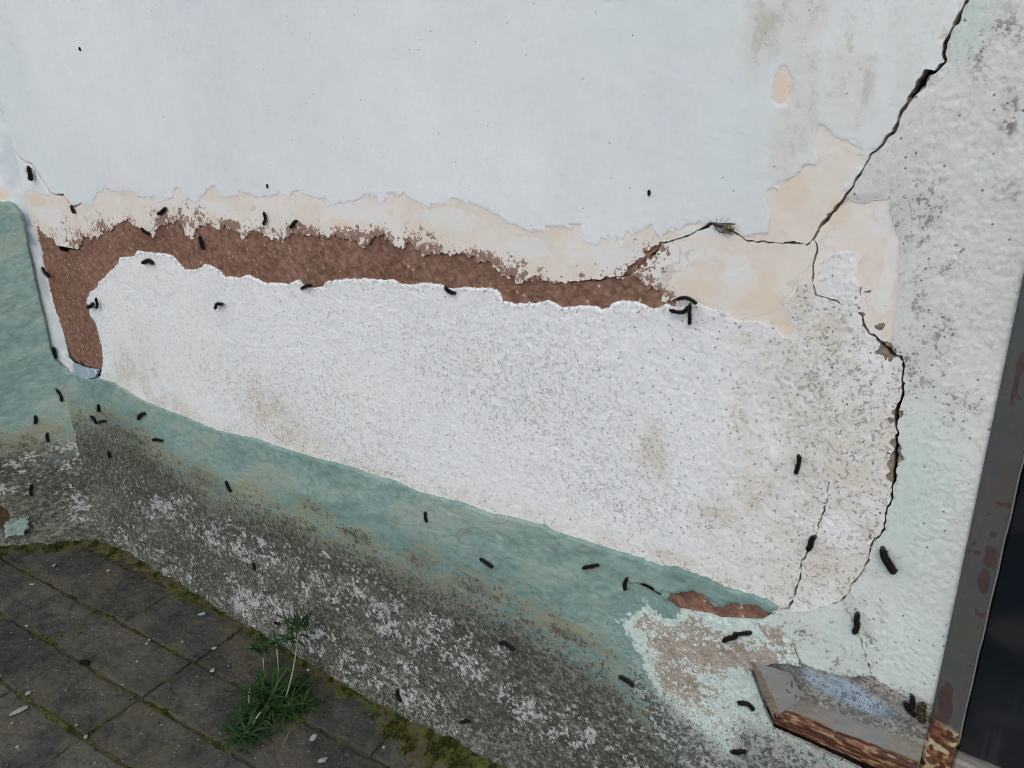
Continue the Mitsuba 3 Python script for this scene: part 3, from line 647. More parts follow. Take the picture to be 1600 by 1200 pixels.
def k_panel(u, v, s):
    d = np.interp(u, dtop[:, 0], dtop[:, 1])
    br = np.maximum(field('stucco_brown', u, v), 0.7 * (1 - sst(0.0, 0.05, v - d)))
    br = np.maximum(br, 0.8 * sst(2.08, 2.22, u) * (1 - 0.7 * sst(1.06, 1.14, v)))
    return br, np.minimum(1, 0.20 + field('stucco_grey', u, v) * 0.6 + 0.35 * sst(2.1, 2.3, u) * (1 - sst(1.05, 1.12, v)) + 1.0 * (1 - sst(0.0, 0.016, s)) * (u < 2.1))


def k_pier(u, v, s):
    return np.maximum(0.9 * field('grime_pier', u, v) * sst(0.25, 0.6, fb(u * 24, v * 24, 3, 4)), 0.4 * (1 - sst(0, 0.010, s))), np.maximum(0.8 * field('pier_green', u, v), 0.65 * (1 - sst(0.62, 0.95, v)))


def k_dado(u, v, s):
    gv = np.interp(u, gt[:, 0], gt[:, 1])
    g = sst(0.04, -0.16, v - gv) if False else 1 - sst(-0.22, 0.08, v - gv)
    g = 1.2 * g + 0.25 * (1 - sst(0.0, 0.15, v)) + 0.30 * field('dado_brown', u, v)
    d, _ = eff_tree.query(np.stack([u, v], 1), distance_upper_bound=0.3)
    e = np.where(np.isfinite(d), 1 - sst(0.02, 0.15, d), 0)
    return g, e


edge_tree = cKDTree(densify(np.vstack([dlow[13:21], [[1.955, 0.50], [2.0, 0.40], [2.06, 0.30], [2.10, 0.15]]]), 0.003))


def k_flake(u, v, s):
    bare = 0.16 + 0.68 * field('flake_bare', u, v) - 0.6 * field('flake_full', u, v)
    dg, _ = edge_tree.query(np.stack([u, v], 1), distance_upper_bound=0.12)
    gm = 1.45 * (1 - sst(0.0, 0.065, np.where(np.isfinite(dg), dg, 9.0)))
    bare = bare - (bare + gm) * sst(0.1, 0.8, gm)
    ed = np.interp(v, [0.0, 0.30, 0.36, 0.40, 0.44, 0.50, 0.56, 0.62], [2.9, 2.45, 2.16, 2.06, 1.97, 1.88, 1.80, 1.75])
    g = 1 - sst(-0.09, 0.17, u - ed)
    g = np.maximum(g, 0.9 * (1 - sst(0.40, 0.52, v)) * sst(2.12, 2.2, u))
    return bare, g


zero = lambda u, v, s: (0 * u, 0 * u)
W.cover = np.max([s_panel, s_pier, s_white, s_dado], 0)
W.layer('plaster_wall__earth_render', s_earth, h_earth, lambda u, v, s: (1 - sst(0.58, 0.66, v), 0 * u), 'mat_earth', edge=0.0)
W.layer('plaster_wall__earth_render_001', W.sdf(np.array(HOLES) / 1000.0), lambda u, v, s: h_earth(u, v, s) + 0.003, zero, 'mat_earth', edge=0.0)
W.layer('plaster_wall__mortar_bed', s_mortar, lambda u, v, s: h_earth(u, v, s) + 0.003, zero, 'mat_mortar')
W.layer('plaster_wall__limewash', W.sdf(pts(LIME)) + 0.004 * wob + 0.003 * wob2, lambda u, v, s: 0.0105 + 0.001 * (fb(u * 60, v * 60, 2, 3) - 0.5), lambda u, v, s: (1.0 * sst(-0.01, 0.03, u - 0.35 * (v - 0.66)), 0.5 * (1 - sst(-0.02, 0.02, u)) * (1 - sst(0.64, 0.66, v))), 'mat_strip', edge=0.008)
W.cover = np.max([s_panel, s_pier, s_white], 0)
s_peach = np.minimum(-s_earth, 0.2 - 10 * (V_ < 1.03) - 10 * (U_ < -0.2))
W.layer('plaster_wall__peach_undercoat', np.minimum(s_peach, -chip), h_peach, k_peach, 'mat_peach', edge=0.004)
W.cover = np.full(len(U_), -1.0)
W.layer('plaster_wall__white_coat', s_white, h_white, k_white, 'mat_white', edge=0.003)
W.cover = s_dado
W.layer('plaster_wall__rough_stucco', s_panel, h_panel, k_panel, 'mat_stucco', edge=0.006)
W.cover = np.full(len(U_), -1.0)
W.layer('plaster_wall__rough_stucco_001', s_pier, h_pier, k_pier, 'mat_pier', edge=0.007, label='mint tinted rough stucco beside the door frame')
W.cover = np.maximum(s_dado, s_pier)
W.layer('plaster_wall__flaking_paint', s_flake, h_flake, k_flake, 'mat_flake', edge=0.006)
W.cover = np.maximum(s_pier, s_flake)
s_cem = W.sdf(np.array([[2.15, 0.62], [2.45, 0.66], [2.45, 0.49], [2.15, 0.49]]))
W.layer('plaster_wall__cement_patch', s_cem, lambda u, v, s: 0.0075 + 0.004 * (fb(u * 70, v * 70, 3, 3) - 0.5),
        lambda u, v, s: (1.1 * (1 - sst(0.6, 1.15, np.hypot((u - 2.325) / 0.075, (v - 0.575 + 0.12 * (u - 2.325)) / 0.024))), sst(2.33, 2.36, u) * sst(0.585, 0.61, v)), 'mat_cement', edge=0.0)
W.cover = np.full(len(U_), -1.0)
W.layer('plaster_wall__green_dado', s_dado, h_dado, k_dado, 'mat_dado', edge=0.008)
# the masonry behind, and the wall above and beyond what the photograph shows
core = [box(CORNER - 0.03, RIGHT, -0.24, -0.034, -0.03, 1.75), box(CORNER - 0.25, 5.2, -0.24, 0.0, 2.36, 3.2), box(3.36, 5.2, -0.24, 0.006, -0.03, 2.36),
        box(CORNER - 0.25, RIGHT, -0.24, 0.004, 1.735, 2.36)]
add('plaster_wall__masonry_core', core[0], 'mat_core')
scene['mat_white_far'] = {'type': 'twosided', 'bsdf': {'type': 'diffuse', 'reflectance': {'type': 'rgb', 'value': [0.71, 0.74, 0.76]}}}
add('plaster_wall__upper_wall', trimesh.util.concatenate(core[1:]), 'mat_white_far')

# ------------------------------------------------------------------ the side wall, turning off at an obtuse corner
SD = np.array([-0.7432, 0.6691, 0.0])
SN = np.array([SD[1], -SD[0], 0.0])
S = Wall((CORNER, 0, 0), SD, SN, np.arange(-0.012, 0.62, 0.0028 * GRID), np.arange(-0.03, 1.74, 0.0024 * GRID))
tag('side_wall', 'plaster side wall at the left with tall green paint and mossy grimy foot', 'wall')
su, sv = S.u, S.v
swob, swob2 = fb(su * 45, sv * 45, 3, 2) - 0.5, fb(su * 150, sv * 150, 2, 5) - 0.5
green = np.array([[0.9, 1.155], [0.08, 1.151], [0.052, 1.154], [0.032, 1.14], [0.019, 1.117], [0.020, 1.061], [0.024, 1.017], [0.025, 0.958], [0.027, 0.909], [0.028, 0.839], [0.027, 0.787],
                  [0.032, 0.704], [0.024, 0.660], [0.010, 0.640], [-0.03, 0.630], [-0.03, -0.1], [0.9, -0.1]])
s_green = S.sdf(green) + 0.004 * swob + 0.003 * swob2
hole = 0.042 - np.hypot(su - 0.345, (sv - 0.115) * 0.8) + 0.02 * swob + 0.006 * swob2
s_green = np.minimum(s_green, -hole)


def k_green(u, v, s):
    g = 1.1 * (1 - sst(0.22, 0.52, v)) + 0.15 * (1 - sst(0.0, 0.2, v))
    e = np.maximum(1 - sst(0.4, 1.3, np.hypot((u - 0.16) / 0.24, (v - 0.30 + 0.35 * (u - 0.15)) / 0.085)), 0.8 * (1 - sst(0.4, 1.3, np.hypot((u - 0.07) / 0.10, (v - 0.17) / 0.10))))
    return g, 1.1 * e


S.cover = s_green
S.layer('side_wall__limewash', np.minimum(0.1, 0.1 + 0 * su) - 10 * ((sv < 0.60)), lambda u, v, s: 0.004 + 0.002 * (fb(u * 30, v * 30, 3, 3) - 0.5),
        lambda u, v, s: (np.maximum(1 - sst(0.3, 1.2, np.hypot((u - 0.012) / 0.014, (v - 1.06) / 0.075)), 0.5 * (1 - sst(0.3, 1.2, np.hypot((u - 0.01) / 0.012, (v - 0.90) / 0.06)))),
                         1.1 * (1 - sst(0.7, 1.0, np.hypot((u - 0.085) / 0.045, (v - 1.172) / 0.024)))), 'mat_strip')
S.layer('side_wall__bare_render', np.minimum(hole + 0.02, 0.05), lambda u, v, s: -0.012 + 0.008 * (fb(u * 60, v * 60, 3, 2) - 0.5), zero, 'mat_hole')
S.cover = np.full(len(su), -1.0)
S.layer('side_wall__green_paint', s_green, lambda u, v, s: h_dado(u + 3.24, v, s) - 0.004, k_green, 'mat_dado', edge=0.02)


def m_hole(p, n, uv):
    return mix((0.035, 0.027, 0.015), (0.10, 0.075, 0.05), fbm(p.x * 80, p.y * 80, p.z * 80, 2))


material('mat_hole', m_hole)
far = box(0, 1.9, -0.2, -0.02, -0.03, 3.2)
for v0, v1, s0 in ((1.735, 3.2, 0.0), (-0.03, 1.735, 0.618)):
    far = box(s0, 2.2, -0.22, -0.004, v0, v1)
    M = np.eye(4)
    M[:3, 0], M[:3, 1], M[:3, 2], M[:3, 3] = SD, SN, (0, 0, 1), (CORNER, 0, 0)
    far.apply_transform(M)
    far.fix_normals()
    add('side_wall__upper_wall' if s0 == 0 else 'side_wall__far_end', far, 'mat_white_far' if s0 == 0 else 'mat_far_end')


def m_far_end(p, n, uv):
    mid = fbm(p.x * 60 + p.y * 20, p.y * 60, p.z * 90, 3)
    c = mix((0.155, 0.25, 0.235), (0.27, 0.37, 0.345), fbm(p.x * 9, p.y * 9, p.z * 14, 3))
    c = mix(c, weathered(mid, mid), smoothstep(0.50, 0.22, p.z + 0.1 * (mid - 0.5)))
    return mix(c, (0.71, 0.74, 0.77), smoothstep(1.150, 1.156, p.z + 0.012 * (mid - 0.5)))


material('mat_far_end', m_far_end)
# a flake of green paint peeling away at the foot of the side wall
n_ = 14
fu, fv = np.meshgrid(np.linspace(0, 1, n_), np.linspace(0, 1, n_))
pu, pv = 0.240 + 0.080 * fu + 0.022 * (fb(fv * 5 + 3, fv * 0, 2, 5) - 0.5), 0.050 + 0.048 * fv + 0.014 * (1 - fu) + 0.030 * (fu - 0.5) ** 2 * (1 - fv)
pw = 0.010 + 0.022 * (1 - fv) ** 1.5 + 0.004 * np.sin(9 * fu)
top_ = S.point(pu.ravel(), (pv + 0.030 * (fb(fu * 6, fv * 0, 2, 3) - 0.5) * (1 - fv)).ravel(), pw.ravel())
idx = np.arange(n_ * n_).reshape(n_, n_)
q_ = np.vstack([np.stack([idx[:-1, :-1].ravel(), idx[:-1, 1:].ravel(), idx[1:, 1:].ravel()], 1), np.stack([idx[:-1, :-1].ravel(), idx[1:, 1:].ravel(), idx[1:, :-1].ravel()], 1)])
rim = np.concatenate([idx[0, :-1], idx[:-1, -1], idx[-1, :0:-1], idx[:0:-1, 0]])
rn = np.roll(rim, -1)
N2 = n_ * n_
fl = np.vstack([q_, q_[:, ::-1] + N2, np.stack([rim, rn + N2, rn], 1), np.stack([rim, rim + N2, rn + N2], 1)])
add('side_wall__paint_flake', trimesh.Trimesh(np.vstack([top_, top_ - SN * 0.003]), fl, process=False), 'mat_flakegreen', label='curled green paint flake at the foot')


def m_flakegreen(p, n, uv):
    return mix((0.13, 0.19, 0.165), (0.27, 0.34, 0.31), fbm(p.x * 70, p.y * 70, p.z * 70, 3))


material('mat_flakegreen', m_flakegreen)

# ------------------------------------------------------------------ the ground: paving stones, joints, moss
ANG = -0.0849
E1, E2 = np.array([math.cos(ANG), math.sin(ANG), 0]), np.array([-math.sin(ANG), math.cos(ANG), 0])


def m_ground(p, n, uv):
    a, b = p.x * 0.996 - p.y * 0.085, p.y * 0.996 + p.x * 0.085
    mid = fbm(a * 40, b * 40, 0, 3)
    c = mix((0.033, 0.032, 0.027), (0.068, 0.063, 0.052), mid)
    return c


def m_stone(p, n, uv):
    a, b = p.x * 0.8 + p.y * 0.6, p.y * 0.8 - p.x * 0.6
    big, mid, fine = fbm(a * 9, b * 9, 1, 2), fbm(a * 45, b * 45, 3, 3), noise(a * 260, b * 260, 5)
    g3 = grain(a, b, 150, 4.4)
    c = mix((0.052, 0.052, 0.049), (0.088, 0.081, 0.069), smoothstep(0.3, 0.7, big)) * (-0.25 + 0.75 * mid + 1.75 * g3) * (0.85 + 0.3 * uv.x)
    c = mix(c, (0.020, 0.020, 0.019), smoothstep(0.56, 0.68, g3) * 0.5)
    c = mix(c, (0.075, 0.066, 0.045), smoothstep(0.45, 0.75, mid) * smoothstep(0.4, 0.65, big) * 0.6)
    c = mix(c, (0.062, 0.058, 0.028), dr.clip(uv.y, 0, 1) * smoothstep(0.3, 0.6, mid))
    d, _, r = voronoi(a * 140, b * 140)
    c = mix(c, (0.17, 0.17, 0.16), (1 - smoothstep(0.10, 0.3, d)) * smoothstep(0.93, 0.97, r))
    d2, _, r2 = voronoi(a * 60 + 3, b * 60)
    return mix(c, (0.40, 0.39, 0.36), (1 - smoothstep(0.06, 0.13, d2)) * smoothstep(0.975, 0.985, r2) * 0.8)


def m_moss(p, n, uv):
    mid, fine = fbm(p.x * 38, p.y * 38, 2, 3), fbm(p.x * 230, p.y * 230, 4, 2)
    c = mix((0.020, 0.022, 0.009), (0.075, 0.090, 0.018), smoothstep(0.3, 0.7, 0.6 * mid + 0.4 * fine))
    return mix(c, (0.075, 0.062, 0.042), (1 - dr.clip(uv.x, 0, 1)) * smoothstep(0.35, 0.6, mid))


material('mat_ground', m_ground)
material('mat_stone', m_stone)
material('mat_moss', m_moss)
gx = np.concatenate([[-60, -8, -2.5], np.arange(-1.2, 3.0, 0.03), [4.5, 12, 60]])
gy = np.concatenate([[-60, -8, -1], np.arange(-0.3, 1.5, 0.03), [2.5, 9, 60]])
X, Y = np.meshgrid(gx, gy)
Z = -0.0045 + 0.005 * (fb(X * 8, Y * 8, 2, 1) - 0.5) * ((np.abs(X) < 5) & (np.abs(Y) < 5))
idx = np.arange(X.size).reshape(X.shape)
gf = np.vstack([np.stack([idx[:-1, :-1].ravel(), idx[:-1, 1:].ravel(), idx[1:, 1:].ravel()], 1), np.stack([idx[:-1, :-1].ravel(), idx[1:, 1:].ravel(), idx[1:, :-1].ravel()], 1)])
add('paving', trimesh.Trimesh(np.stack([X.ravel(), Y.ravel(), Z.ravel()], 1), gf, process=False), 'mat_ground', 'dark mossy stone paving along the foot of the walls', 'paving', kind='structure', smooth=True)
rows = [0.075, 0.254, 0.408, 0.558, 0.712, 0.866, 1.018]
cols = [-0.82, -0.51, -0.20, 0.115, 0.425, 0.745, 1.06, 1.37, 1.68, 1.99, 2.30, 2.62]
rs = np.random.default_rng(3)
pk = 0


def stone(x0, x1, y0, y1, step):
    """a worn paving stone: rounded edges, rough top"""
    global pk
    nx, ny = max(2, int((x1 - x0) / step)), max(2, int((y1 - y0) / step))
    tx, ty = np.meshgrid(np.linspace(x0, x1, nx + 1), np.linspace(y0, y1, ny + 1))
    ex = np.minimum(np.minimum(tx - x0, x1 - tx) + 0.0025, np.minimum(ty - y0, y1 - ty))
    e = ex + 0.004 * (fb(tx * 60 + pk, ty * 60, 2, 3) - 0.5)
    tilt, lift = rs.normal(0, 0.006, 2), rs.uniform(-0.0025, 0.0025)
    z = lift + tilt[0] * (tx - (x0 + x1) / 2) + tilt[1] * (ty - (y0 + y1) / 2)
    z = z - 0.008 * (1 - sst(-0.002, 0.006, e)) + 0.0045 * (fb(tx * 30, ty * 30, 3, 1) - 0.5) + 0.0026 * (vn(tx * 190, ty * 190, 2) - 0.5)
    jx, jy = tx + 0.004 * (vn(ty * 25 + pk, tx * 25, 4) - 0.5), ty + 0.005 * (vn(tx * 25, ty * 25 + pk, 5) - 0.5)
    top = jx.ravel()[:, None] * E1 + jy.ravel()[:, None] * E2 + z.ravel()[:, None] * np.array([0, 0, 1.0])
    ii = np.arange(tx.size).reshape(tx.shape)
    f = np.vstack([np.stack([ii[:-1, :-1].ravel(), ii[:-1, 1:].ravel(), ii[1:, 1:].ravel()], 1), np.stack([ii[:-1, :-1].ravel(), ii[1:, 1:].ravel(), ii[1:, :-1].ravel()], 1)])
    rim = np.concatenate([ii[0, :-1], ii[:-1, -1], ii[-1, :0:-1], ii[:0:-1, 0]])
    low = top[rim].copy()
    low[:, 2] = -0.03
    n0, m = len(top), len(rim)
    k = np.arange(m)
    k2 = (k + 1) % m
    side = np.vstack([np.stack([rim, n0 + k, n0 + k2], 1), np.stack([rim, n0 + k2, rim[k2]], 1)])
    v = np.vstack([top, low])
    shade = rs.uniform(0, 1)
    mossy = np.clip((1 - sst(0.0, 0.05, v[:, 1] - 0.02)) + 0.7 * (1 - sst(0.0, 0.03, np.concatenate([ex.ravel(), 0 * rim]))) * vn(v[:, 0] * 12, v[:, 1] * 12, 3), 0, 1)
    add(num('paving__paving_stone', pk), trimesh.Trimesh(v, np.vstack([f, side]), process=False), 'mat_stone', smooth=True, uv=np.stack([np.full(len(v), shade), mossy], 1))
    pk += 1


for r in range(6):
    for c in range(11):
        x0, x1, y0, y1 = cols[c] + rs.normal(0, 0.004), cols[c + 1] + rs.normal(0, 0.004), rows[r], rows[r + 1]
        mid_ = ((x0 + x1) / 2) * E1 + ((y0 + y1) / 2) * E2
        if mid_[1] < -0.07 or (c == 0 and r < 3) or mid_[1] > 0.80 or mid_[0] > 2.4 or (mid_[0] < 0.0 and r > 3) or np.dot(mid_[:2] - [CORNER, 0], SN[:2]) < -0.06:
            continue
        stone(x0 + 0.0006, x1 - 0.0006, y0 + 0.0015, y1 - 0.0015, 0.0032)

# moss along the foot of the walls and in the joints
mx, my = np.meshgrid(np.arange(-0.42, 2.46, 0.0036), np.arange(-0.02, 0.72, 0.0036))
fx, fy = mx.ravel(), my.ravel()
e1, e2 = fx * E1[0] + fy * E1[1], fx * E2[0] + fy * E2[1]
sd = np.maximum(0, (fx - CORNER) * SN[0] + fy * SN[1])
foot = np.minimum(np.maximum(fy, 0), np.where(fx < 0.08, sd, 9))
jy = np.min([np.abs(e2 - y) for y in rows[1:]], 0)
jx = np.min([np.abs(e1 - x) for x in cols], 0)
nz1, nz2 = fb(fx * 22, fy * 22, 3, 2), fb(fx * 70, fy * 70, 3, 5)
wide = np.interp(fx, [-0.4, -0.05, 0.1, 0.30, 0.5, 0.62, 0.75, 0.95, 1.1, 1.25, 1.36, 1.42, 1.5, 1.62, 1.8], [0.08, 0.06, 0.045, 0.055, 0.065, 0.045, 0.04, 0.04, 0.05, 0.055, 0.045, 0.030, 0.06, 0.10, 0.11])
mossf = np.maximum(1 - foot / wide, np.where(np.abs(e2 - 0.562) < 0.04, 1.0, 0.35 * (nz1 > 0.62)) * (1 - np.minimum(jy, np.where(np.abs(e1 - 0.745) < 0.03, jx, 9)) / 0.009) * sst(0.30, 0.5, nz1)) + 1.3 * (nz1 - 0.55) + 0.5 * (nz2 - 0.5)
mound = np.interp(fx, [1.28, 1.40, 1.55, 1.85], [0, 0.012, 0.036, 0.050]) * np.clip(1 - foot / 0.12, 0, 1) ** 1.3
mossf = np.maximum(mossf, np.where(mound > 0.002, 0.25 + 0.9 * (nz1 - 0.5), -1))
mossf = np.where((fy < -0.008) | (foot < -0.01), -1, mossf)
att = np.stack([fx, fy, -0.004 + mound + 0.012 * np.clip(mossf, 0, 1) ** 0.6 * (0.4 + 0.6 * (foot < wide)) + 0.006 * (nz2 - 0.5) + 0.003 * (vn(fx * 260, fy * 260, 1) - 0.5),
                np.clip(2.2 * (nz1 - 0.40) + 1.2 * np.exp(-((fx - 1.26) / 0.05) ** 2 - (fy / 0.05) ** 2) , 0, 1), 0 * fx, 0 * fx], 1)
ii = np.arange(fx.size).reshape(mx.shape)
mf = np.vstack([np.stack([ii[:-1, :-1].ravel(), ii[:-1, 1:].ravel(), ii[1:, 1:].ravel()], 1), np.stack([ii[:-1, :-1].ravel(), ii[1:, 1:].ravel(), ii[1:, :-1].ravel()], 1)])
P_, F_, _ = clip(att, mf, mossf)
# short moss shoots on top
good = np.nonzero(mossf > 0.35)[0]
pick = rs.choice(good, 9000)
sx, sy, sz = fx[pick] + rs.uniform(-.002, .002, 9000), fy[pick] + rs.uniform(-.002, .002, 9000), att[pick, 2]
hh, aa = rs.uniform(0.002, 0.006, 9000), rs.uniform(0, 6.28, 9000)
base = np.stack([sx, sy, sz], 1)
dx = np.stack([np.cos(aa), np.sin(aa), 0 * aa], 1) * 0.0011
tipv = base + np.stack([rs.normal(0, .0015, 9000), rs.normal(0, .0015, 9000), hh], 1)
tv = np.vstack([base - dx, base + dx, tipv])
kk = np.arange(9000)
tf = np.stack([kk, kk + 9000, kk + 18000], 1) + len(P_)
uvm = np.vstack([P_[:, 3:5], np.tile(np.stack([att[pick, 3], 0 * sx], 1), (3, 1))])
add('moss', trimesh.Trimesh(np.vstack([P_[:, :3], tv]), np.vstack([F_, tf]), process=False), 'mat_moss', 'olive green moss along the foot of the walls and in the paving joints', 'moss', kind='stuff', smooth=True, uv=uvm)

# pale chips and grit lying on the paving
def rock(x, y, r, flat, seed, long=1.0):
    m = trimesh.creation.icosphere(subdivisions=2)
    v = m.vertices * (0.75 + 0.5 * vn(m.vertices[:, 0] * 1.6 + seed, m.vertices[:, 1] * 1.6 + m.vertices[:, 2], 3))[:, None]
    v = np.round(v * 2.6) / 2.6 * 0.5 + v * 0.5
    v = v * [r * long, r / long ** 0.5, r * flat]
    a = seed * 2.4
    v = v @ np.array([[math.cos(a), math.sin(a), 0], [-math.sin(a), math.cos(a), 0], [0, 0, 1]])
    return trimesh.Trimesh(v + [x, y, 0.003 + r * flat * 0.5], m.faces, process=False)


def m_chip(p, n, uv):
    return mix((0.17, 0.17, 0.155), (0.34, 0.335, 0.31), fbm(p.x * 160, p.y * 160, p.z * 160, 2))


def m_teal(p, n, uv):
    return mix((0.12, 0.20, 0.18), (0.28, 0.40, 0.37), fbm(p.x * 120, p.y * 120, p.z * 120, 2))


material('mat_chip', m_chip)
material('mat_teal', m_teal)
for k, (x, y, r, fl_, lg, lab, teal) in enumerate(PEBBLES):
    add(num('stone_chip', k), rock(x / 1000, y / 1000, r / 1000 * 0.46, fl_, k + 1, lg), 'mat_teal' if teal else 'mat_chip', lab or 'small pale chip lying loose on the dark paving', 'chip',
        'loose chips on the paving', smooth=40)
gr = []
for k in range(60):
    x = rs.uniform(-0.2, 1.75)
    y = rs.uniform(0.02, 0.60)
    gr.append(rock(x, y, rs.uniform(0.0012, 0.003), 0.6, k))
add('grit', trimesh.util.concatenate([trimesh.convex.convex_hull(g.vertices[::9]) for g in gr]), 'mat_chip', 'tiny pale grit scattered over the dark paving', 'grit', kind='stuff')

# ------------------------------------------------------------------ weed
def m_leaf(p, n, uv):
    return mix((0.013, 0.036, 0.016), (0.040, 0.080, 0.027), noise(p.x * 60, p.y * 60, p.z * 60)) * (0.8 + 0.4 * uv.x)


def m_stem(p, n, uv):
    return mix((0.22, 0.25, 0.17), (0.36, 0.36, 0.28), noise(p.x * 90, p.y * 90, p.z * 90))


material('mat_leaf', m_leaf)
material('mat_stem', m_stem)
scene['mat_dry'] = {'type': 'twosided', 'bsdf': {'type': 'diffuse', 'reflectance': {'type': 'rgb', 'value': [0.17, 0.13, 0.075]}}}
tag('weed', 'green weed with narrow leaves and pale stems growing at the foot of the wall', 'plant')


def blade(root, az, length, lift, droop, wid, r):
    n = 6
    t = np.linspace(0, 1, n)
    el = lift - droop * t
    st = length / (n - 1)
    d = np.stack([np.cos(el) * math.cos(az), np.cos(el) * math.sin(az), np.sin(el)], 1)
    c = root + np.vstack([[0, 0, 0], np.cumsum(d[:-1] * st, 0)])
    side = np.array([-math.sin(az), math.cos(az), 0.0])
    w = wid * np.sin(np.pi * np.clip(0.18 + 0.80 * t, 0, 1)) ** 0.8
    w[-1] = 0.0003
    upv = np.cross(side, d) * -0.35
    L, R = c + side * w[:, None] + upv * w[:, None], c - side * w[:, None] + upv * w[:, None]
    v = np.vstack([L, c, R])
    k = np.arange(n - 1)
    f = np.vstack([np.stack([k, k + 1, n + k + 1], 1), np.stack([k, n + k + 1, n + k], 1), np.stack([n + k, n + k + 1, 2 * n + k + 1], 1), np.stack([n + k, 2 * n + k + 1, 2 * n + k], 1)])
    v[:, 2] = np.maximum(v[:, 2], 0.003)
    return v, f, np.full((len(v), 2), r)


def join(parts):
    V, F, Q, o = [], [], [], 0
    for v, f, q in parts:
        V.append(v)
        F.append(f + o)
        Q.append(q)
        o += len(v)
    return np.vstack(V), np.vstack(F), np.vstack(Q)


wr = np.random.default_rng(11)
tufts = WEED_TUFTS
for k, (x, y, z, n, ln, lift) in enumerate(tufts):
    bl = []
    for _ in range(n):
        root = np.array([x, y, z]) / 1000 + wr.normal(0, [0.010, 0.010, 0.002])
        bl.append(blade(root, wr.uniform(0, 6.28), ln / 1000 * wr.uniform(0.55, 1.15), wr.uniform(lift - 0.5, lift + 0.45), wr.uniform(0.6, 1.9), wr.uniform(0.0018, 0.0036), wr.uniform(0, 1)))
    v, f, q = join(bl)
    add(num('weed__leaf_tuft', k), trimesh.Trimesh(v, f, process=False), 'mat_leaf', smooth=True, uv=q, kind='stuff')

bl = []
for _ in range(26):
    root = np.array([1.085, 0.185, 0.003]) + wr.normal(0, [0.035, 0.045, 0.002])
    bl.append(blade(root, wr.uniform(0, 6.28), wr.uniform(0.03, 0.075), wr.uniform(0.1, 0.9), wr.uniform(0.8, 2.2), wr.uniform(0.0012, 0.0022), wr.uniform(0, 1)))
v, f, q = join(bl)
add('weed__dry_blade', trimesh.Trimesh(v, f, process=False), 'mat_dry', 'dry straw coloured blades among the green', smooth=True, uv=q, kind='stuff')


def tube(path, rad, sides=8):
    path = np.asarray(path, float)
    rad = np.broadcast_to(rad, len(path))
    tg = np.gradient(path, axis=0)
    tg /= np.linalg.norm(tg, axis=1, keepdims=True)
    ref = np.array([0.31, 0.21, 0.93]) if abs(tg[0] @ [0.31, 0.21, 0.93]) < 0.9 else np.array([1.0, 0, 0])
    V = []
    for p, t, r in zip(path, tg, rad):
        a = np.cross(t, ref)
        a /= np.linalg.norm(a)
        b = np.cross(t, a)
        th = np.linspace(0, 2 * np.pi, sides, endpoint=False)
        V.append(p + r * (np.cos(th)[:, None] * a + np.sin(th)[:, None] * b))
    n = len(path)
    V = np.vstack(V + [path[:1], path[-1:]])
    F = []
    for i in range(n - 1):
        for j in range(sides):
            a, b = i * sides + j, i * sides + (j + 1) % sides
            F += [(a, b, b + sides), (a, b + sides, a + sides)]
    for j in range(sides):
        F += [(n * sides, (j + 1) % sides, j), (n * sides + 1, (n - 1) * sides + j, (n - 1) * sides + (j + 1) % sides)]
    return trimesh.Trimesh(V, np.array(F), process=False)


def bez(a, b, c, n):
    t = np.linspace(0, 1, n)[:, None]
    a, b, c = (np.asarray(q, float) for q in (a, b, c))
    m = 2 * b - 0.5 * (a + c)
    return (1 - t) ** 2 * a + 2 * t * (1 - t) * m + t * t * c


for k, (a, b, c) in enumerate(WEED_STEMS):
    add(num('weed__stem', k), tube(bez(np.array(a) / 1000, np.array(b) / 1000, np.array(c) / 1000, 9), np.linspace(0.0022, 0.0013, 9)), 'mat_stem', smooth=True)

# ------------------------------------------------------------------ caterpillars
scene['mat_hair'] = {'type': 'twosided', 'bsdf': {'type': 'diffuse', 'reflectance': {'type': 'rgb', 'value': [0.016, 0.015, 0.015]}}}


def m_grub(p, n, uv):
    c = mix((0.006, 0.006, 0.006), (0.014, 0.012, 0.012), noise(p.x * 700, p.y * 700, p.z * 700))
    c = mix(c, (0.035, 0.022, 0.012), (1 - smoothstep(0.05, 0.12, dr.abs(uv.y - 0.33))) * 0.6)
    c = mix(c, (0.090, 0.060, 0.025), uv.x - dr.floor(uv.x) > 2) if False else c
    return c


def m_grub_brown(p, n, uv):
    return mix((0.035, 0.022, 0.010), (0.10, 0.065, 0.025), noise(p.x * 300, p.y * 300, p.z * 300))


material('mat_grub', m_grub, 'principled', roughness=0.75, specular=0.2)
material('mat_grub_brown', m_grub_brown, 'principled', roughness=0.55, specular=0.4)
scene['mat_head'] = {'type': 'twosided', 'bsdf': {'type': 'principled', 'base_color': {'type': 'rgb', 'value': [0.012, 0.010, 0.010]}, 'roughness': 0.3}}
cr = np.random.default_rng(21)
PLANES = {'w': (np.zeros(3), np.array([1.0, 0, 0]), np.array([0, 0, 1.0]), np.array([0, 1.0, 0]), 0.0125),
          's': (np.array([CORNER, 0, 0]), SD, np.array([0, 0, 1.0]), SN, 0.0085),
          'g': (np.zeros(3), np.array([1.0, 0, 0]), np.array([0, 1.0, 0]), np.array([0, 0, 1.0]), 0.002)}


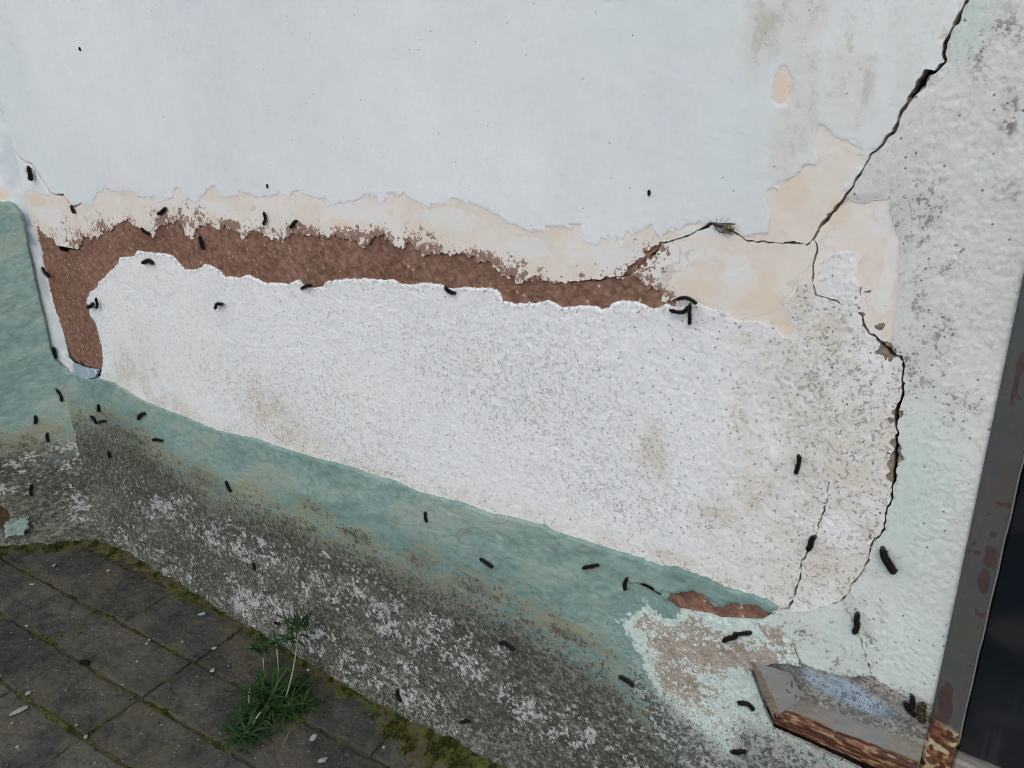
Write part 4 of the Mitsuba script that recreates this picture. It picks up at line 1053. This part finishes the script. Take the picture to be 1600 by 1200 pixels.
def caterpillar(key, c, label):
    pl, a, b, m1, m2, e, f, half = c
    o, du, dv, dn, base = PLANES[pl]
    rad = half / 1000 * 0.72
    flat = bez((a / 1000, b / 1000), (m1 / 1000, m2 / 1000), (e / 1000, f / 1000), 40)
    wig = np.array([-(f - b), e - a]) / max(1, math.hypot(f - b, e - a))
    flat = flat + (0.0009 * np.sin(np.linspace(0, 1, 40) * cr.uniform(4, 9) + cr.uniform(0, 6)))[:, None] * wig
    L = np.hypot(*np.diff(flat, axis=0).T).sum()
    t = np.linspace(0, 1, 40)
    fil = 0.022 * np.clip(1 - (flat[:, 0] + 0.06) / 0.15, 0, 1) ** 2 * (b < 630) if pl != 'g' else 0
    off = base + fil + rad * 0.85 + 0.0005 * np.sin(t * 9 + a)
    if pl == 'w' and 1010 < b < 1200 and a < 2000:
        off = off - 0.006
    path = o + flat[:, :1] * du + flat[:, 1:] * dv + off[:, None] * dn
    nseg = 12
    r = rad * (0.80 + 0.26 * np.abs(np.sin(np.pi * nseg * t)) + 0.06 * np.sin(3.1 * t + a)) * np.clip(np.sin(np.pi * np.clip(0.06 + 0.90 * t, 0, 1)) * 3, 0, 1) ** 0.5
    m = tube(path, r, 12)
    nv = len(m.vertices)
    uv = np.zeros((nv, 2))
    uv[:480, 0] = np.repeat(t, 12)
    uv[:480, 1] = np.tile(np.arange(12) / 12.0, 40)
    tag(key, label, 'caterpillar', 'black hairy caterpillars on the walls')
    brown = 'brown black' in label
    add(key + '__body', m, 'mat_grub_brown' if brown else 'mat_grub', smooth=True, uv=uv)
    hd = trimesh.creation.icosphere(subdivisions=2, radius=rad * 0.72)
    tg = path[0] - path[3]
    tg /= np.linalg.norm(tg)
    hd.apply_translation(path[0] + tg * rad * 0.25)
    add(key + '__head', hd, 'mat_head', smooth=True)
    lg = []
    for q in list(range(4, 11, 3)) + list(range(17, 30, 4)) + [37]:
        for sg in (-1, 1):
            sd_ = np.cross(dn, path[min(q + 1, 39)] - path[q - 1])
            sd_ /= np.linalg.norm(sd_)
            p0 = path[q] + sg * sd_ * r[q] * 0.6 - dn * r[q] * 0.5
            lg.append(tube([p0, p0 + sg * sd_ * r[q] * 0.55 - dn * r[q] * 0.35], [rad * 0.2, rad * 0.10], 5))
    add(key + '__legs', trimesh.util.concatenate(lg), 'mat_head', kind='stuff')
    n = 700
    i = cr.integers(1, 39, n)
    d = cr.normal(size=(n, 3))
    tt = np.gradient(path, axis=0)[i]
    tt /= np.linalg.norm(tt, axis=1, keepdims=True)
    d -= tt * (d * tt).sum(1, keepdims=True) * 0.8
    d /= np.linalg.norm(d, axis=1, keepdims=True)
    d += dn * 0.25
    s = path[i] + d * (r[i] * 0.85)[:, None]
    tip = s + d * (rad * cr.uniform(0.4, 1.35, n))[:, None]
    w = np.cross(d, tt) + tt * 0.5
    w /= np.linalg.norm(w, axis=1, keepdims=True)
    w = w * 0.00013
    V = np.vstack([s - w, s + w, tip])
    k = np.arange(n)
    add(key + '__bristles', trimesh.Trimesh(V, np.stack([k, k + n, k + 2 * n], 1), process=False), 'mat_hair', kind='stuff')


for k, (c, lab) in enumerate(zip(CATS, CAT_LABELS)):
    caterpillar(num('caterpillar', k), c, lab)
# small dark droppings stuck to the white plaster
for k, (x, z, r, lab) in enumerate(PELLETS):
    m = trimesh.creation.icosphere(subdivisions=2, radius=1.0)
    m.vertices = m.vertices * [r / 1000 * 0.55, r / 1000 * 0.5, r / 1000] * (0.9 + 0.2 * vn(m.vertices[:, :1] * 3 + k, m.vertices[:, 1:2] * 3, 2))
    m.apply_translation((x / 1000, 0.0075, z / 1000))
    add(num('dropping', k), m, 'mat_hair', lab, 'dropping', smooth=True)

# ------------------------------------------------------------------ wasp
WX, WZ = np.array([-0.985, 0, 0.17]), np.array([0.17, 0, 0.985])     # towards the head, and across
WN = np.array([0, 1.0, 0])
WO = np.array(WASP) / 1000.0


def wpt(a, b, h):
    return WO + np.asarray(a)[..., None] * WX + np.asarray(b)[..., None] * WZ + np.asarray(h)[..., None] * WN


def m_wasp(p, n, uv):
    st = smoothstep(0.42, 0.58, 0.5 + 0.5 * dr.sin(uv.x * 44)) * smoothstep(0.52, 0.56, uv.x)
    return mix((0.018, 0.015, 0.012), (0.26, 0.20, 0.07), st * 0.8)


material('mat_wasp', m_wasp, 'principled', roughness=0.35)
scene['mat_wing'] = {'type': 'twosided', 'bsdf': {'type': 'principled', 'base_color': {'type': 'rgb', 'value': [0.11, 0.095, 0.07]}, 'roughness': 0.3}}
tag('wasp', 'small wasp with folded wings resting on the crack under the white plaster', 'wasp')
t = np.linspace(0, 1, 40)
prof = np.interp(t, [0, .04, .10, .16, .19, .24, .34, .42, .47, .50, .56, .66, .80, .92, 1], [.05, .75, 1.0, .8, .45, 1.0, 1.25, .9, .25, .2, .8, 1.2, 1.05, .6, .05]) * 0.0028
ln = 0.031
m = tube(wpt(ln * (0.5 - t), 0 * t, 0.0035 + 0 * t), prof, 12)
uv = np.zeros((len(m.vertices), 2))
uv[:480, 0] = np.repeat(t, 12)
uv[-1, 0] = 1
add('wasp__body', m, 'mat_wasp', smooth=True, uv=uv)
for k, sgn in enumerate((-1, 1)):
    s = np.linspace(0, 1, 9)
    wv = 0.0032 * np.sin(np.pi * np.clip(s * 0.9 + 0.08, 0, 1)) ** 0.7
    ax, cx = ln * 0.18 - 0.0215 * s, sgn * (0.0022 + 0.0050 * s)
    top = np.vstack([wpt(ax, cx - wv * 0.6, 0.0062 - 0.001 * s), wpt(ax, cx + wv * 0.6, 0.0062 - 0.001 * s)])
    k9 = np.arange(8)
    f = np.vstack([np.stack([k9, k9 + 1, k9 + 10], 1), np.stack([k9, k9 + 10, k9 + 9], 1)])
    V = np.vstack([top, top - WN * 0.00025])
    add(num('wasp__wing', k), trimesh.Trimesh(V, np.vstack([f, f[:, ::-1] + 18]), process=False), 'mat_wing')
    add(num('wasp__antenna', k), tube(wpt(np.array([ln * .48, ln * .60, ln * .72]), sgn * np.array([.0008, .0030, .0048]), np.array([.0045, .006, .0045])), 0.0003, 5), 'mat_head')
    for q, (a0, a1, b1) in enumerate(((.30, .42, .0085), (.22, .14, .0105), (.14, -.12, .0110))):
        add(num('wasp__leg', k * 3 + q), tube(wpt(np.array([ln * a0, ln * (a0 + a1) / 2, ln * a1]), sgn * np.array([.001, b1 * .62, b1]), np.array([.003, .0045, .0006])), 0.00030, 5), 'mat_head')

# ------------------------------------------------------------------ door with its frame, steel ledge
def paintloss(p, spots):
    out = mi.Float(0)
    nn_ = 1.5 * (fbm(p.x * 75, p.z * 55, 3, 3) - 0.5)
    for a, b, ra, rb in spots:
        d = dr.sqrt(dr.square((p.x - a) / ra) + dr.square((p.z - b) / rb)) + nn_
        out = dr.maximum(out, 1 - smoothstep(0.97, 1.03, d))
    return out


def m_frame(p, n, uv):
    mid, fine = fbm(p.x * 45, p.y * 30, p.z * 45, 3), fbm(p.x * 170, p.y * 60, p.z * 120, 2)
    c = mix((0.054, 0.059, 0.062), (0.080, 0.084, 0.085), mid * 0.7 + fine * 0.3)
    c = mix(c, (0.10, 0.085, 0.068), smoothstep(0.50, 0.75, fbm(p.x * 120, 0.5, p.z * 14, 3)) * 0.35)
    c = mix(c, (0.085, 0.068, 0.052), smoothstep(0.55, 0.75, fbm(p.x * 26, 0, p.z * 20, 2)) * 0.55)
    loss = paintloss(p, FRAME_LOSS)
    c = mix(c, mix((0.045, 0.030, 0.029), (0.075, 0.048, 0.044), fine), loss)
    chip_ = smoothstep(0.66, 0.70, 0.6 * mid + 0.4 * fine)
    c = mix(c, (0.06, 0.042, 0.036), chip_)
    rust = 1 - smoothstep(0.585, 0.600, p.z + 0.02 * (mid - 0.5))
    rc = mix((0.075, 0.028, 0.020), (0.17, 0.085, 0.040), smoothstep(0.35, 0.65, fine))
    rc = mix(rc, (0.42, 0.36, 0.22), smoothstep(0.50, 0.58, mid * 0.7 + fine * 0.3) * 0.9)
    c = mix(c, rc, rust)
    return c


def m_door(p, n, uv):
    sc = noise(p.x * 420, 0, p.z * 9) * noise(p.x * 35, 5, p.z * 4)
    c = mix((0.0045, 0.0085, 0.0135), (0.013, 0.021, 0.029), smoothstep(0.35, 0.8, sc))
    return mix(c, (0.030, 0.028, 0.030), smoothstep(0.55, 0.8, fbm(p.x * 16, 0, p.z * 12, 3)) * 0.6)


def m_steel(p, n, uv):
    """grey paint worn to rust; rust along the front edge"""
    mid, fine = fbm(p.x * 40, p.y * 90, p.z * 90, 3), fbm(p.x * 90, p.y * 280, p.z * 280, 3)
    c = mix((0.16, 0.175, 0.18), (0.225, 0.235, 0.24), mid)
    wear = smoothstep(0.52, 0.60, 0.6 * fine + 0.25 * mid + 0.20 * smoothstep(0.045, 0.01, dr.abs(p.x - 2.285)) + 0.16 * smoothstep(2.36, 2.42, p.x))
    c = mix(c, mix((0.085, 0.066, 0.05), (0.21, 0.175, 0.135), fine), wear * 0.9 * smoothstep(2.245, 2.262, p.x))
    c = mix(c, (0.235, 0.215, 0.18), 0.65 * smoothstep(0.25, 0.65, mid))
    rust = smoothstep(0.036, 0.042, p.y + 0.010 * (mid - 0.5) - 0.02 * smoothstep(0.535, 0.545, p.z)) * smoothstep(0.5, 0.4, mi.Float(0))
    rc = mix((0.055, 0.020, 0.015), (0.19, 0.092, 0.045), smoothstep(0.42, 0.66, 0.6 * fine + 0.4 * mid))
    rc = mix(rc, (0.33, 0.25, 0.15), smoothstep(0.60, 0.70, fine) * 0.6)
    return mix(c, rc, rust * dr.select(p.z > 0.5385, 0.0, 1.0))


material('mat_frame', m_frame, 'principled', roughness=0.5, specular=0.4)
material('mat_door', m_door, 'principled', roughness=0.22, specular=0.5)
material('mat_steel', m_steel, 'principled', roughness=0.6, specular=0.3)
scene['mat_seal'] = {'type': 'twosided', 'bsdf': {'type': 'diffuse', 'reflectance': {'type': 'rgb', 'value': [0.19, 0.19, 0.175]}}}
tag('metal_door', 'dark navy metal door in a grey painted rusting steel frame', 'door')
add('metal_door__jamb', box(RIGHT, 2.4685, -0.06, 0.0165, 0.40, 2.36, 0.004), 'mat_frame', label='grey steel jamb with brown paint loss and rusty foot')
add('metal_door__jamb_001', box(3.325, 3.36, -0.06, 0.0165, 0.40, 2.36, 0.004), 'mat_frame')
add('metal_door__lintel', box(2.4685, 3.325, -0.06, 0.0160, 2.32, 2.36, 0.004), 'mat_frame')
add('metal_door__leaf', box(2.4705, 3.323, -0.05, -0.004, 0.542, 2.315, 0.003), 'mat_door')
add('metal_door__sealing_strip', tube(np.stack([2.4695 + 0.0008 * np.sin(np.arange(120) * 1.1) * vn(np.arange(120) * .7, np.arange(120) * 0., 3), 0.004 + 0 * np.arange(120.), np.linspace(0.56, 2.3, 120)], 1), 0.0017, 6), 'mat_seal', smooth=True)
add('metal_door__threshold', box(2.4685, 3.325, -0.06, 0.012, 0.49, 0.540, 0.004), 'mat_steel')
scene['mat_step'] = {'type': 'ref', 'id': 'mat_mortar'} if False else scene['mat_mortar']
add('door_step', box(2.46, 3.6, -0.2, 0.33, -0.02, 0.44, 0.01), 'mat_mortar', 'concrete step below the dark metal door', 'step')

tag('steel_ledge', 'grey painted steel ledge with a rusty front edge beside the foot of the door frame', 'ledge')
V = []
A = {'l': (2.238, 0.526, 0.503), 'r': (2.432, 0.534, 0.505)}
prof = lambda x, zt, zb: [(x, -0.02, zt + 0.006), (x, 0.046, zt + 0.001), (x, 0.0505, zt - 0.003), (x, 0.051, zb + 0.002), (x, 0.048, zb), (x, 0.043, zb), (x, 0.043, zt - 0.006), (x, -0.02, zt - 0.001)]
nn2 = 40
xs = np.linspace(2.238, 2.432, nn2)
ring = []
for k, x in enumerate(xs):
    zt, zb = np.interp(x, [2.238, 2.432], [0.5265, 0.534]), np.interp(x, [2.238, 2.432], [0.5035, 0.505])
    pr = np.array(prof(x, zt, zb))
    pr[1:6, 2] += 0.0012 * (vn(np.array([x * 140]), np.array([0.3]), 3) - 0.5)
    pr[2:5, 1] += 0.0014 * (vn(np.array([x * 210]), np.array([4.3]), 5) - 0.5)
    ring.append(pr)
V = np.vstack(ring)
F = []
for i in range(nn2 - 1):
    for j in range(8):
        a, b = i * 8 + j, i * 8 + (j + 1) % 8
        F += [(a, b, b + 8), (a, b + 8, a + 8)]
for j in range(1, 7):
    F += [(0, j + 1, j), ((nn2 - 1) * 8, (nn2 - 1) * 8 + j, (nn2 - 1) * 8 + j + 1)]
m = trimesh.Trimesh(V, np.array(F), process=False)
m.fix_normals()
add('steel_ledge__angle_bar', m, 'mat_steel', smooth=25)
# the bent-up end plate: leans to the left, its edge towards the viewer
pf = np.array([[2.2405, 0.5060], [2.2470, 0.5270], [2.2130, 0.5850], [2.1985, 0.6000], [2.1960, 0.5960], [2.2050, 0.5800]])
pb = np.array([[2.2520, 0.5060], [2.2680, 0.5350], [2.2500, 0.5650], [2.2440, 0.5680], [2.2400, 0.5650], [2.2420, 0.5500]])
V = np.vstack([np.insert(pf, 1, 0.0505, 1), np.insert(pb, 1, 0.004, 1)])
F = [(0, 1, 2), (0, 2, 5), (2, 3, 4), (2, 4, 5), (6, 8, 7), (6, 11, 8), (8, 10, 9), (8, 11, 10)]
for j in range(6):
    a, b = j, (j + 1) % 6
    F += [(a, a + 6, b + 6), (a, b + 6, b)]
m = trimesh.Trimesh(V, np.array(F), process=False)
m.fix_normals()
add('steel_ledge__end_plate', m.subdivide().subdivide(), 'mat_plate')


def m_plate(p, n, uv):
    mid, fine = fbm(p.x * 60, p.y * 60, p.z * 60, 3), fbm(p.x * 200, p.y * 200, p.z * 200, 2)
    c = mix((0.165, 0.17, 0.165), (0.235, 0.235, 0.225), mid)
    edge = smoothstep(0.0475, 0.0495, p.y + 0.002 * (mid - 0.5))
    c = mix(c, mix((0.13, 0.10, 0.075), (0.25, 0.21, 0.165), fine), edge)
    return mix(c, (0.075, 0.05, 0.035), smoothstep(0.62, 0.68, 0.5 * fine + 0.5 * mid) * 0.8)


material('mat_plate', m_plate, 'principled', roughness=0.6, specular=0.3)
